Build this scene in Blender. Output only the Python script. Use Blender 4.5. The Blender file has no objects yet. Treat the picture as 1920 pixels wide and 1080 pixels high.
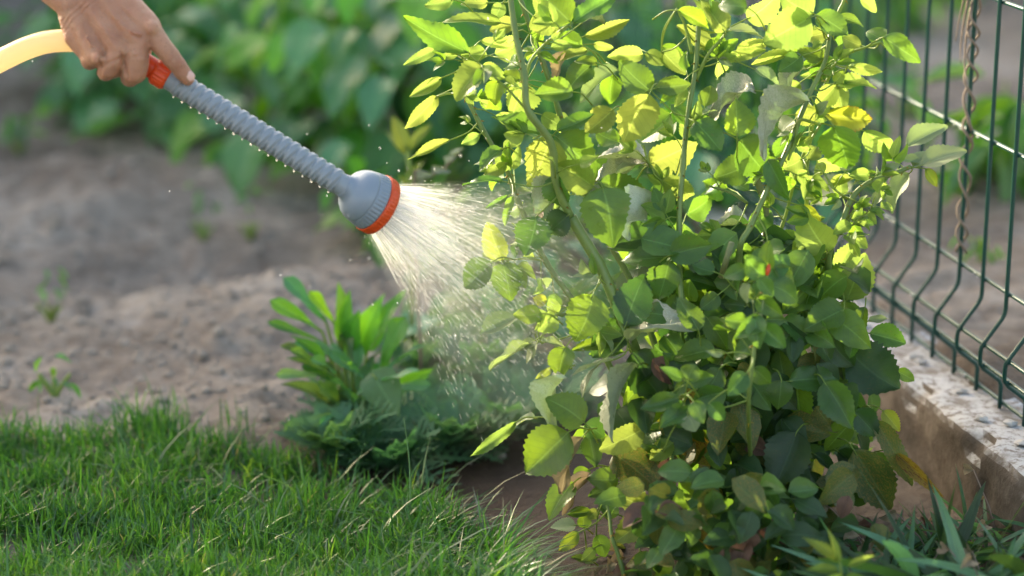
import bpy, math, random
import numpy as np
from mathutils import Vector, Matrix, noise

random.seed(7)
rng = np.random.default_rng(7)
SC = bpy.context.scene
C = SC.collection
R = math.radians

# ------------------------------------------------------------------ camera, world, sun, exposure
FPX = 4533.0                      # 85 mm lens on a 36 mm sensor, in pixels of a 1920 wide frame
PITCH = R(15.2)
CAMH = 1.18
cp, sp = math.cos(PITCH), math.sin(PITCH)
cam_d = bpy.data.cameras.new('camera')
cam = bpy.data.objects.new('camera', cam_d)
C.objects.link(cam)
cam.location = (0, 0, CAMH)
cam.rotation_euler = (math.pi / 2 - PITCH, 0, 0)
cam_d.lens = 85
cam_d.sensor_width = 36
cam_d.clip_end = 500
cam_d.clip_start = 0.05
cam_d.dof.use_dof = True
cam_d.dof.focus_distance = 3.2
cam_d.dof.aperture_fstop = 1.9
cam_d.dof.aperture_blades = 0
SC.camera = cam

SUN_EL = R(22)
SUN_H = Vector((-0.67, 0.742, 0)).normalized()
SUN = (SUN_H * math.cos(SUN_EL) + Vector((0, 0, math.sin(SUN_EL)))).normalized()
w = bpy.data.worlds.new('World')
SC.world = w
w.use_nodes = True
wn = w.node_tree
bg = wn.nodes['Background']
sky = wn.nodes.new('ShaderNodeTexSky')
sky.sky_type = 'NISHITA'
sky.sun_disc = False
sky.sun_elevation = SUN_EL
sky.sun_rotation = math.atan2(SUN_H.x, SUN_H.y)
sky.air_density = 1.0
sky.dust_density = 4.0
sky.ozone_density = 0.6
wn.links.new(sky.outputs[0], bg.inputs[0])
bg.inputs[1].default_value = 0.15
sun_d = bpy.data.lights.new('sun', 'SUN')
sun_d.energy = 2.75
sun_d.angle = R(0.55)
sun_d.color = (1.0, 0.92, 0.78)
sun = bpy.data.objects.new('sun', sun_d)
C.objects.link(sun)
sun.rotation_euler = SUN.to_track_quat('Z', 'Y').to_euler()
SC.view_settings.view_transform = 'Standard'
SC.view_settings.look = 'None'
SC.view_settings.gamma = 1
SC.view_settings.exposure = 2.05
SC.view_settings.use_white_balance = True
SC.view_settings.white_balance_temperature = 7500
SC.view_settings.white_balance_tint = 8
SC.cycles.use_denoising = True
SC.cycles.max_bounces = 8
SC.cycles.transparent_max_bounces = 24
SC.cycles.transmission_bounces = 8
SC.cycles.sample_clamp_indirect = 6


def P(px, py, Z):
    """point of the place seen at a pixel of the 1920x1080 photograph at camera depth Z (metres)"""
    x = (px - 960) / FPX * Z
    y = -(py - 540) / FPX * Z
    return Vector((x, Z * cp + y * sp, CAMH + y * cp - Z * sp))


def G(px, py, z=0.0):
    """the same, where the line of sight meets height z"""
    dx, dy = (px - 960) / FPX, -(py - 540) / FPX
    d = Vector((dx, cp + dy * sp, dy * cp - sp))
    t = (z - CAMH) / d.z
    return Vector((d.x * t, d.y * t, z))


# ------------------------------------------------------------------ helpers
def mesh_np(name, V, F, UV=None, mats=(), smooth=True, midx=None):
    """V (n,3); F list of faces (list/array). UV per vertex (n,2)"""
    me = bpy.data.meshes.new(name)
    V = np.asarray(V, dtype=np.float32)
    if isinstance(F, np.ndarray):
        nf, k = F.shape
        me.vertices.add(len(V))
        me.vertices.foreach_set('co', V.ravel())
        me.loops.add(nf * k)
        me.loops.foreach_set('vertex_index', F.astype(np.int32).ravel())
        me.polygons.add(nf)
        me.polygons.foreach_set('loop_start', np.arange(0, nf * k, k, dtype=np.int32))
        me.polygons.foreach_set('loop_total', np.full(nf, k, dtype=np.int32))
        me.update(calc_edges=True)
    else:
        me.from_pydata([tuple(map(float, v)) for v in V], [], F)
        me.update()
    if UV is not None:
        li = np.empty(len(me.loops), dtype=np.int32)
        me.loops.foreach_get('vertex_index', li)
        uvl = me.uv_layers.new(name='UVMap')
        uvl.data.foreach_set('uv', np.asarray(UV, dtype=np.float32)[li].ravel())
    for m in mats:
        me.materials.append(m)
    if midx is not None:
        me.polygons.foreach_set('material_index', np.asarray(midx, dtype=np.int32))
    if smooth:
        me.polygons.foreach_set('use_smooth', np.ones(len(me.polygons), dtype=bool))
    me.validate()
    return me


def link(name, data, parent=None, mat=None):
    o = bpy.data.objects.new(name, data)
    C.objects.link(o)
    if parent is not None:
        o.parent = parent
    if mat is not None:
        o.material_slots[0].link = 'OBJECT'
        o.material_slots[0].material = mat
    return o


def tag(o, label=None, cat=None, group=None, kind=None):
    if label: o['label'] = label
    if cat: o['category'] = cat
    if group: o['group'] = group
    if kind: o['kind'] = kind
    return o


def empty(name, loc, label, cat, group=None):
    o = bpy.data.objects.new(name, None)
    C.objects.link(o)
    o.location = loc
    o.empty_display_size = 0.05
    bpy_matrix[o.name] = Vector(loc)
    return tag(o, label, cat, group)


bpy_matrix = {}


def put(o, root):
    """parent a world-space mesh to a root Empty that stands at its own place"""
    o.parent = root
    o.matrix_parent_inverse = Matrix.Translation(-bpy_matrix[root.name])
    return o


class MB:
    """collects geometry in world space"""
    def __init__(s):
        s.V, s.F, s.UV, s.M, s.n = [], [], [], [], 0

    def add(s, V, F, UV=None, m=0):
        V = np.asarray(V, float)
        s.V.append(V)
        s.F.extend([tuple(i + s.n for i in f) for f in F])
        s.UV.append(np.zeros((len(V), 2)) if UV is None else np.asarray(UV, float))
        s.M.extend([m] * len(F))
        s.n += len(V)

    def tube(s, pts, rad, k=8, cap=True, m=0):
        pts = [Vector(p) for p in pts]
        n = len(pts)
        if not hasattr(rad, '__len__'): rad = [rad] * n
        V, F, UV = [], [], []
        t0 = (pts[1] - pts[0]).normalized()
        a = t0.orthogonal().normalized()
        L = 0
        for i, p in enumerate(pts):
            t = (pts[min(i + 1, n - 1)] - pts[max(i - 1, 0)]).normalized()
            a = (a - t * a.dot(t)).normalized()
            b = t.cross(a)
            if i: L += (p - pts[i - 1]).length
            for j in range(k):
                th = 2 * math.pi * j / k
                V.append(p + (a * math.cos(th) + b * math.sin(th)) * rad[i])
                UV.append((L, j / k))
        for i in range(n - 1):
            for j in range(k):
                F.append((i * k + j, i * k + (j + 1) % k, (i + 1) * k + (j + 1) % k, (i + 1) * k + j))
        if cap:
            F.append(tuple(range(k))[::-1])
            F.append(tuple((n - 1) * k + j for j in range(k)))
        s.add([tuple(v) for v in V], F, UV, m)

    def ball(s, c, r, seg=10, rings=7, sc=(1, 1, 1), axis=None, m=0):
        V, F = [], []
        q = Vector(axis).to_track_quat('Z', 'Y') if axis is not None else None
        for i in range(rings + 1):
            ph = math.pi * i / rings
            for j in range(seg):
                th = 2 * math.pi * j / seg
                v = Vector((math.sin(ph) * math.cos(th) * sc[0], math.sin(ph) * math.sin(th) * sc[1], math.cos(ph) * sc[2])) * r
                if q: v = q @ v
                V.append(tuple(Vector(c) + v))
        for i in range(rings):
            for j in range(seg):
                F.append((i * seg + j, (i + 1) * seg + j, (i + 1) * seg + (j + 1) % seg, i * seg + (j + 1) % seg))
        s.add(V, F, None, m)

    def mesh(s, name, mats, smooth=True):
        return mesh_np(name, np.concatenate(s.V), s.F, np.concatenate(s.UV), mats, smooth, s.M)

    def build(s, name, mats, root=None, smooth=True):
        if not isinstance(mats, (list, tuple)): mats = [mats]
        o = link(name, s.mesh(name, mats, smooth))
        if root is not None: put(o, root)
        return o


def spline(pts, n=8):
    """Catmull-Rom through points given as tuples of any length"""
    pts = [np.array(p, float) for p in pts]
    q = [2 * pts[0] - pts[1]] + pts + [2 * pts[-1] - pts[-2]]
    out = []
    for i in range(1, len(q) - 2):
        for k in range(n):
            t = k / n
            out.append(0.5 * ((2 * q[i]) + (-q[i - 1] + q[i + 1]) * t + (2 * q[i - 1] - 5 * q[i] + 4 * q[i + 1] - q[i + 2]) * t * t
                              + (-q[i - 1] + 3 * q[i] - 3 * q[i + 1] + q[i + 2]) * t ** 3))
    out.append(pts[-1])
    return out


def fbm(x, y, oct=4, seed=0, scale=1.0):
    """cheap value noise on numpy arrays"""
    tot = np.zeros_like(x, dtype=float)
    amp = 1.0
    for o in range(oct):
        xs, ys = x * scale + 17.3 * o + seed, y * scale + 9.1 * o + seed * 1.7
        xi, yi = np.floor(xs).astype(np.int64), np.floor(ys).astype(np.int64)
        xf, yf = xs - xi, ys - yi
        u, v = xf * xf * (3 - 2 * xf), yf * yf * (3 - 2 * yf)

        def h(a, b):
            n = (a * 374761393 + b * 668265263 + int(seed * 1013) + o * 7919) & 0xffffffff
            n = ((n ^ (n >> 13)) * 1274126177) & 0xffffffff
            return ((n ^ (n >> 16)) & 0xffff) / 32767.5 - 1
        r = (h(xi, yi) * (1 - u) + h(xi + 1, yi) * u) * (1 - v) + (h(xi, yi + 1) * (1 - u) + h(xi + 1, yi + 1) * u) * v
        tot += r * amp
        amp *= 0.5
        scale *= 2.05
    return tot


# ------------------------------------------------------------------ materials
def newmat(name):
    m = bpy.data.materials.new(name)
    m.use_nodes = True
    nt = m.node_tree
    for n in list(nt.nodes): nt.nodes.remove(n)
    out = nt.nodes.new('ShaderNodeOutputMaterial')
    return m, nt, out


def N(nt, typ, **kw):
    n = nt.nodes.new(typ)
    for k, v in kw.items():
        if k.startswith('i_'):
            key = k[2:]
            n.inputs[int(key) if key.isdigit() else key.replace('_', ' ')].default_value = v
        else:
            setattr(n, k, v)
    return n


def L_(nt, a, b): nt.links.new(a, b)


def math_(nt, op, a, b=None, c=None, clamp=False):
    n = N(nt, 'ShaderNodeMath', operation=op)
    n.use_clamp = clamp
    for i, x in enumerate((a, b, c)):
        if x is None: continue
        if isinstance(x, (int, float)): n.inputs[i].default_value = x
        else: L_(nt, x, n.inputs[i])
    return n.outputs[0]


def mix_(nt, f, a, b, mode='MIX'):
    n = N(nt, 'ShaderNodeMix', data_type='RGBA', blend_type=mode)
    for i, x in ((0, f), (6, a), (7, b)):
        if isinstance(x, (int, float)): n.inputs[i].default_value = x
        elif isinstance(x, tuple): n.inputs[i].default_value = (*x, 1)[:4]
        else: L_(nt, x, n.inputs[i])
    return n.outputs[2]


def ramp_(nt, f, stops, interp='LINEAR'):
    n = N(nt, 'ShaderNodeValToRGB')
    n.color_ramp.interpolation = interp
    el = n.color_ramp.elements
    while len(el) < len(stops): el.new(0.5)
    for e, (p, c) in zip(el, stops):
        e.position = p
        e.color = (*c, 1) if isinstance(c, tuple) else (c, c, c, 1)
    L_(nt, f, n.inputs[0])
    return n.outputs[0]


def noise_(nt, scale, detail=4, rough=0.55, coord='Object', vec=None, dist=0.0):
    n = N(nt, 'ShaderNodeTexNoise')
    n.inputs['Scale'].default_value = scale
    n.inputs['Detail'].default_value = detail
    n.inputs['Roughness'].default_value = rough
    n.inputs['Distortion'].default_value = dist
    if vec is None:
        vec = N(nt, 'ShaderNodeTexCoord').outputs[coord]
    L_(nt, vec, n.inputs['Vector'])
    return n.outputs[0]


def leaf_mat(name, diff, trans, rough=0.42, tmix=0.5, vein=0.35, spots=None, spot_amt=0.5, spot_scale=14, edge=None,
             under=1.35, nveins=9, hue=0.03, val=0.18, spec=0.5, pale_glare=0.0, bump=0.35):
    """a leaf: pale veins laid out along the blade, light through the blade, paler underside"""
    m, nt, out = newmat(name)
    uv = N(nt, 'ShaderNodeTexCoord').outputs['UV']
    sep = N(nt, 'ShaderNodeSeparateXYZ'); L_(nt, uv, sep.inputs[0])
    u, v = sep.outputs[0], sep.outputs[1]
    av = math_(nt, 'ABSOLUTE', math_(nt, 'MULTIPLY_ADD', v, 2.0, -1.0))
    mid = math_(nt, 'SUBTRACT', 1.0, math_(nt, 'MULTIPLY', av, 14.0), clamp=True)
    ph = math_(nt, 'MULTIPLY', math_(nt, 'SUBTRACT', u, math_(nt, 'MULTIPLY', av, 0.22)), float(nveins))
    tri = math_(nt, 'ABSOLUTE', math_(nt, 'MULTIPLY_ADD', math_(nt, 'FRACT', ph), 2.0, -1.0))
    lat = math_(nt, 'MULTIPLY', math_(nt, 'SUBTRACT', math_(nt, 'MULTIPLY', tri, 4.0), 3.0, clamp=True),
                math_(nt, 'SUBTRACT', 1.0, math_(nt, 'MULTIPLY', av, 0.75), clamp=True))
    oi = N(nt, 'ShaderNodeObjectInfo')
    comb = N(nt, 'ShaderNodeCombineXYZ')
    L_(nt, u, comb.inputs[0]); L_(nt, v, comb.inputs[1])
    L_(nt, math_(nt, 'MULTIPLY', oi.outputs['Random'], 37.0), comb.inputs[2])
    nz = noise_(nt, 5.0, 3, vec=comb.outputs[0])
    fine = noise_(nt, 55.0, 3, vec=comb.outputs[0])
    veinf = math_(nt, 'MAXIMUM', mid, math_(nt, 'MULTIPLY', lat, 0.55))
    hs = N(nt, 'ShaderNodeHueSaturation')
    L_(nt, math_(nt, 'MULTIPLY_ADD', math_(nt, 'SUBTRACT', oi.outputs['Random'], 0.5), hue, 0.5), hs.inputs['Hue'])
    rv = math_(nt, 'FRACT', math_(nt, 'MULTIPLY', oi.outputs['Random'], 7.31))
    L_(nt, math_(nt, 'MULTIPLY_ADD', rv, 2 * val, 1 - val), hs.inputs['Value'])
    c0 = mix_(nt, nz, tuple(x * 0.68 for x in diff), tuple(x * 1.3 for x in diff))
    c1 = mix_(nt, math_(nt, 'MULTIPLY', veinf, vein), c0, tuple(min(1, x * 2.2 + 0.03) for x in diff))
    t0 = mix_(nt, nz, tuple(x * 0.85 for x in trans), tuple(x * 1.12 for x in trans))
    t1 = mix_(nt, math_(nt, 'MULTIPLY', lat, vein * 1.1, clamp=True), t0, tuple(x * 0.42 for x in trans))
    t1 = mix_(nt, math_(nt, 'MULTIPLY', mid, 0.7), t1, tuple(min(1, x * 1.35 + 0.05) for x in trans))
    if spots is not None:
        comb2 = N(nt, 'ShaderNodeVectorMath', operation='ADD')
        comb2.inputs[1].default_value = (3.1, 8.2, 1.7)
        L_(nt, comb.outputs[0], comb2.inputs[0])
        sn = noise_(nt, spot_scale, 5, 0.7, vec=comb2.outputs[0])
        sm = ramp_(nt, sn, [(0.62 - 0.25 * spot_amt, 0.0), (0.68 - 0.25 * spot_amt, 1.0)])
        c1 = mix_(nt, sm, c1, spots)
        t1 = mix_(nt, sm, t1, tuple(min(1, x * 1.1) for x in spots))
    if edge is not None:
        em = math_(nt, 'ADD', math_(nt, 'MULTIPLY', math_(nt, 'SUBTRACT', av, 0.8, clamp=True), 3.0),
                   math_(nt, 'MULTIPLY', math_(nt, 'SUBTRACT', u, 0.86, clamp=True), 6.0), clamp=True)
        em = math_(nt, 'MULTIPLY', em, ramp_(nt, nz, [(0.4, 0.0), (0.6, 1.0)]))
        c1 = mix_(nt, em, c1, edge)
        t1 = mix_(nt, em, t1, edge)
    geo = N(nt, 'ShaderNodeNewGeometry')
    c2 = mix_(nt, geo.outputs['Backfacing'], c1, mix_(nt, 1.0, c1, (under, under * 0.98, under), 'MULTIPLY'))
    if pale_glare > 0:
        c2 = mix_(nt, math_(nt, 'MULTIPLY', ramp_(nt, fine, [(0.35, 0.2), (0.7, 1.0)]), pale_glare), c2, (0.56, 0.55, 0.47))  # whitish mix; on the silver leaves it paints sun glare
    L_(nt, c2, hs.inputs['Color'])
    hs2 = N(nt, 'ShaderNodeHueSaturation')
    L_(nt, hs.inputs['Hue'].links[0].from_socket, hs2.inputs['Hue'])
    L_(nt, hs.inputs['Value'].links[0].from_socket, hs2.inputs['Value'])
    L_(nt, t1, hs2.inputs['Color'])
    bp = N(nt, 'ShaderNodeBump')
    bp.inputs['Strength'].default_value = bump
    bp.inputs['Distance'].default_value = 0.0012
    hgt = math_(nt, 'SUBTRACT', math_(nt, 'MULTIPLY', fine, 0.5), math_(nt, 'MULTIPLY', veinf, 0.8))
    L_(nt, hgt, bp.inputs['Height'])
    pb = N(nt, 'ShaderNodeBsdfPrincipled')
    L_(nt, hs.outputs[0], pb.inputs['Base Color'])
    L_(nt, math_(nt, 'MULTIPLY_ADD', nz, 0.2, rough - 0.1), pb.inputs['Roughness'])
    pb.inputs['Specular IOR Level'].default_value = spec
    L_(nt, bp.outputs[0], pb.inputs['Normal'])
    tr = N(nt, 'ShaderNodeBsdfTranslucent')
    L_(nt, hs2.outputs[0], tr.inputs['Color'])
    mx = N(nt, 'ShaderNodeMixShader')
    mx.inputs[0].default_value = tmix
    L_(nt, pb.outputs[0], mx.inputs[1])
    L_(nt, tr.outputs[0], mx.inputs[2])
    L_(nt, mx.outputs[0], out.inputs[0])
    return m


def plain_mat(name, col, rough=0.5, var=0.15, scale=40, bump=0.0, bscale=200, spec=0.5, trans=None, tmix=0.0, sss=0.0, coat=0.0, col2=None):
    m, nt, out = newmat(name)
    nz = noise_(nt, scale, 4)
    c = mix_(nt, nz, tuple(x * (1 - var) for x in col), tuple(min(1, x * (1 + var)) for x in (col2 or col)))
    pb = N(nt, 'ShaderNodeBsdfPrincipled')
    L_(nt, c, pb.inputs['Base Color'])
    pb.inputs['Roughness'].default_value = rough
    pb.inputs['Specular IOR Level'].default_value = spec
    pb.inputs['Coat Weight'].default_value = coat
    if sss:
        pb.inputs['Subsurface Weight'].default_value = sss
        pb.inputs['Subsurface Radius'].default_value = (0.01, 0.006, 0.003)
        pb.inputs['Subsurface Scale'].default_value = 1.0
    if bump:
        bp = N(nt, 'ShaderNodeBump')
        bp.inputs['Strength'].default_value = bump
        bp.inputs['Distance'].default_value = 0.002
        L_(nt, noise_(nt, bscale, 5), bp.inputs['Height'])
        L_(nt, bp.outputs[0], pb.inputs['Normal'])
    if trans:
        tr = N(nt, 'ShaderNodeBsdfTranslucent')
        tr.inputs[0].default_value = (*trans, 1)
        mx = N(nt, 'ShaderNodeMixShader')
        mx.inputs[0].default_value = tmix
        L_(nt, pb.outputs[0], mx.inputs[1]); L_(nt, tr.outputs[0], mx.inputs[2])
        L_(nt, mx.outputs[0], out.inputs[0])
    else:
        L_(nt, pb.outputs[0], out.inputs[0])
    return m


M = {}
# rose foliage
M['young'] = leaf_mat('young_leaf', (0.14, 0.23, 0.04), (0.42, 0.57, 0.10), rough=0.42, tmix=0.52, vein=0.55, hue=0.04, spec=0.4)
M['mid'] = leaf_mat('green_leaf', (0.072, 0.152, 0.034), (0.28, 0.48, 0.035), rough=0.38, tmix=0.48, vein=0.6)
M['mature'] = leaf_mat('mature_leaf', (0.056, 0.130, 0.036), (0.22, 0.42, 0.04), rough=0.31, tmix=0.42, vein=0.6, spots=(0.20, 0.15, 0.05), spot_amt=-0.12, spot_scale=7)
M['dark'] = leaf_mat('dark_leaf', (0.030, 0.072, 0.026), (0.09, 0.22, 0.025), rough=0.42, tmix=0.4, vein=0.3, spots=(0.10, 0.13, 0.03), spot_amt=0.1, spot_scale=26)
M['silver'] = leaf_mat('grey_glare_leaf', (0.20, 0.25, 0.16), (0.20, 0.30, 0.08), rough=0.30, tmix=0.22, vein=0.25, spec=0.9, pale_glare=0.75, bump=0.7)  # grey and dried leaves, with white sun glare put into the colour
M['pale'] = leaf_mat('downy_leaf', (0.20, 0.27, 0.13), (0.34, 0.46, 0.12), rough=0.5, tmix=0.4, vein=0.4, pale_glare=0.25)
M['spot'] = leaf_mat('spotted_leaf', (0.06, 0.10, 0.03), (0.16, 0.24, 0.03), rough=0.5, tmix=0.4, spots=(0.26, 0.19, 0.04), spot_amt=0.42, spot_scale=34, hue=0.02)
M['edge'] = leaf_mat('leaf_with_browned_edge', (0.15, 0.21, 0.035), (0.48, 0.58, 0.05), rough=0.45, tmix=0.5, edge=(0.30, 0.10, 0.02))
M['dry'] = leaf_mat('dry_leaf', (0.34, 0.27, 0.17), (0.38, 0.28, 0.14), rough=0.6, tmix=0.3, vein=0.3, hue=0.02, bump=0.9)
M['brown'] = leaf_mat('withered_leaf', (0.16, 0.09, 0.065), (0.18, 0.09, 0.05), rough=0.65, tmix=0.25, vein=0.3, hue=0.02, bump=0.9)
M['rust'] = leaf_mat('rust_yellow_leaf', (0.28, 0.22, 0.03), (0.5, 0.36, 0.03), rough=0.5, tmix=0.45, spots=(0.2, 0.09, 0.02), spot_amt=0.4)
# other foliage
M['bean'] = leaf_mat('bean_leaf', (0.085, 0.235, 0.105), (0.16, 0.48, 0.04), rough=0.34, tmix=0.32, vein=0.35, nveins=6, val=0.3, under=1.2, hue=0.05)
M['bean_light'] = leaf_mat('light_bean_leaf', (0.12, 0.36, 0.05), (0.28, 0.66, 0.03), rough=0.4, tmix=0.5, vein=0.3, nveins=6, val=0.25)
M['weed'] = leaf_mat('weed_leaf', (0.06, 0.20, 0.035), (0.22, 0.55, 0.03), rough=0.35, tmix=0.42, vein=0.45, nveins=7, val=0.2)
M['weed_pale'] = leaf_mat('pale_weed_leaf', (0.14, 0.27, 0.11), (0.22, 0.42, 0.08), rough=0.32, tmix=0.35, vein=0.4, nveins=7)
M['fern'] = leaf_mat('feathery_leaf', (0.11, 0.25, 0.14), (0.18, 0.42, 0.09), rough=0.42, tmix=0.4, vein=0.2)
M['cane'] = plain_mat('cane_bark', (0.11, 0.19, 0.045), rough=0.4, var=0.25, scale=60, bump=0.2, bscale=300, sss=0.0, col2=(0.16, 0.22, 0.05))
M['cane_young'] = plain_mat('young_cane', (0.20, 0.30, 0.06), rough=0.4, var=0.2, scale=50, trans=(0.5, 0.6, 0.08), tmix=0.3)
M['cane_old'] = plain_mat('old_cane', (0.17, 0.14, 0.07), rough=0.6, var=0.4, scale=70, bump=0.5, bscale=220, col2=(0.16, 0.2, 0.07))
M['orange'] = plain_mat('orange_plastic', (0.80, 0.10, 0.025), rough=0.32, var=0.05, scale=30, spec=0.5, trans=(0.9, 0.14, 0.03), tmix=0.22)
M['grey'] = plain_mat('grey_rubber', (0.23, 0.265, 0.30), rough=0.36, var=0.10, scale=60, bump=0.05, bscale=400, spec=0.5)
M['grey2'] = plain_mat('grey_plastic', (0.21, 0.255, 0.31), rough=0.33, var=0.05, scale=30)
M['plate'] = plain_mat('light_plastic_face', (0.5, 0.5, 0.5), rough=0.4)
M['fence'] = plain_mat('green_coated_wire', (0.006, 0.058, 0.046), rough=0.33, var=0.3, scale=80, spec=0.4, coat=0.0)
M['vine'] = plain_mat('dry_bark', (0.24, 0.175, 0.13), rough=0.8, var=0.3, scale=90, bump=0.5)
M['nail'] = plain_mat('fingernail', (0.72, 0.42, 0.35), rough=0.25, var=0.05, sss=0.2)
M['stone'] = plain_mat('stone', (0.30, 0.26, 0.23), rough=0.85, var=0.4, scale=40, bump=0.4)


def m_hose():
    m, nt, out = newmat('amber_translucent_hose')
    pb = N(nt, 'ShaderNodeBsdfPrincipled')
    pb.inputs['Base Color'].default_value = (0.78, 0.64, 0.42, 1)
    pb.inputs['Roughness'].default_value = 0.28
    tr = N(nt, 'ShaderNodeBsdfTranslucent')
    tr.inputs[0].default_value = (0.90, 0.78, 0.54, 1)
    mx = N(nt, 'ShaderNodeMixShader')
    mx.inputs[0].default_value = 0.6
    L_(nt, pb.outputs[0], mx.inputs[1]); L_(nt, tr.outputs[0], mx.inputs[2])
    L_(nt, mx.outputs[0], out.inputs[0])
    return m


def m_skin():
    m, nt, out = newmat('skin')
    tc = N(nt, 'ShaderNodeTexCoord').outputs['Object']
    n1 = noise_(nt, 28, 4, vec=tc)
    n2 = noise_(nt, 110, 3, vec=tc)
    base = ramp_(nt, n1, [(0.3, (0.40, 0.175, 0.105)), (0.55, (0.50, 0.25, 0.155)), (0.75, (0.57, 0.31, 0.20))])
    vo = N(nt, 'ShaderNodeTexVoronoi'); vo.inputs['Scale'].default_value = 170
    L_(nt, tc, vo.inputs['Vector'])
    fre = math_(nt, 'MULTIPLY', ramp_(nt, vo.outputs['Distance'], [(0.10, 1.0), (0.26, 0.0)]), ramp_(nt, n1, [(0.46, 0.0), (0.6, 1.0)]))
    c = mix_(nt, math_(nt, 'MULTIPLY', fre, 0.6), base, (0.30, 0.12, 0.07))
    pb = N(nt, 'ShaderNodeBsdfPrincipled')
    L_(nt, c, pb.inputs['Base Color'])
    pb.inputs['Roughness'].default_value = 0.46
    pb.inputs['Subsurface Weight'].default_value = 0.35
    pb.inputs['Subsurface Radius'].default_value = (0.012, 0.004, 0.002)
    pb.inputs['Subsurface Scale'].default_value = 1.0
    wv = N(nt, 'ShaderNodeTexVoronoi', feature='DISTANCE_TO_EDGE'); wv.inputs['Scale'].default_value = 330
    mp = N(nt, 'ShaderNodeMapping'); mp.inputs['Scale'].default_value = (1, 0.6, 1.0)
    L_(nt, tc, mp.inputs[0]); L_(nt, mp.outputs[0], wv.inputs['Vector'])
    b1 = N(nt, 'ShaderNodeBump'); b1.inputs['Strength'].default_value = 0.9; b1.inputs['Distance'].default_value = 0.0006
    L_(nt, ramp_(nt, wv.outputs['Distance'], [(0.0, 0.0), (0.12, 1.0)]), b1.inputs['Height'])
    b2 = N(nt, 'ShaderNodeBump'); b2.inputs['Strength'].default_value = 0.6; b2.inputs['Distance'].default_value = 0.002
    L_(nt, n2, b2.inputs['Height']); L_(nt, b1.outputs[0], b2.inputs['Normal'])
    L_(nt, b2.outputs[0], pb.inputs['Normal'])
    L_(nt, pb.outputs[0], out.inputs[0])
    return m


def m_water(name, tmix, opac):
    m, nt, out = newmat(name)
    tr = N(nt, 'ShaderNodeBsdfTranslucent'); tr.inputs[0].default_value = (0.95, 0.95, 0.95, 1)
    df = N(nt, 'ShaderNodeBsdfDiffuse'); df.inputs[0].default_value = (0.9, 0.9, 0.9, 1)
    gl = N(nt, 'ShaderNodeBsdfGlossy'); gl.inputs['Roughness'].default_value = 0.12
    tp = N(nt, 'ShaderNodeBsdfTransparent')
    a = N(nt, 'ShaderNodeMixShader'); a.inputs[0].default_value = 0.6
    L_(nt, df.outputs[0], a.inputs[1]); L_(nt, tr.outputs[0], a.inputs[2])
    b = N(nt, 'ShaderNodeMixShader'); b.inputs[0].default_value = 0.25
    L_(nt, a.outputs[0], b.inputs[1]); L_(nt, gl.outputs[0], b.inputs[2])
    c = N(nt, 'ShaderNodeMixShader'); c.inputs[0].default_value = opac
    L_(nt, tp.outputs[0], c.inputs[1]); L_(nt, b.outputs[0], c.inputs[2])
    L_(nt, c.outputs[0], out.inputs[0])
    return m


def m_soil():
    m, nt, out = newmat('garden_soil')
    tc = N(nt, 'ShaderNodeTexCoord').outputs['Object']
    n1 = noise_(nt, 2.3, 5, 0.6, vec=tc)
    n2 = noise_(nt, 26, 6, 0.7, vec=tc)
    n3 = noise_(nt, 140, 4, 0.7, vec=tc)
    base = ramp_(nt, n1, [(0.34, (0.15, 0.123, 0.102)), (0.5, (0.275, 0.233, 0.198)), (0.66, (0.40, 0.35, 0.305))])
    c = mix_(nt, ramp_(nt, n2, [(0.3, 0.75), (0.55, 0.0)]), base, (0.10, 0.072, 0.055))
    c = mix_(nt, ramp_(nt, n2, [(0.6, 0.0), (0.72, 0.6)]), c, (0.40, 0.34, 0.29))
    at = N(nt, 'ShaderNodeAttribute'); at.attribute_name = 'wet'
    wet = math_(nt, 'MULTIPLY', at.outputs['Fac'], 1.0)
    c = mix_(nt, wet, c, mix_(nt, n2, (0.030, 0.018, 0.012), (0.070, 0.044, 0.030)))
    pb = N(nt, 'ShaderNodeBsdfPrincipled')
    L_(nt, c, pb.inputs['Base Color'])
    L_(nt, math_(nt, 'MULTIPLY_ADD', wet, -0.38, 0.92), pb.inputs['Roughness'])
    pb.inputs['Specular IOR Level'].default_value = 0.12
    bp = N(nt, 'ShaderNodeBump'); bp.inputs['Strength'].default_value = 0.9; bp.inputs['Distance'].default_value = 0.012
    L_(nt, math_(nt, 'MULTIPLY_ADD', n3, 0.35, n2), bp.inputs['Height'])
    L_(nt, bp.outputs[0], pb.inputs['Normal'])
    L_(nt, pb.outputs[0], out.inputs[0])
    return m


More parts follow.
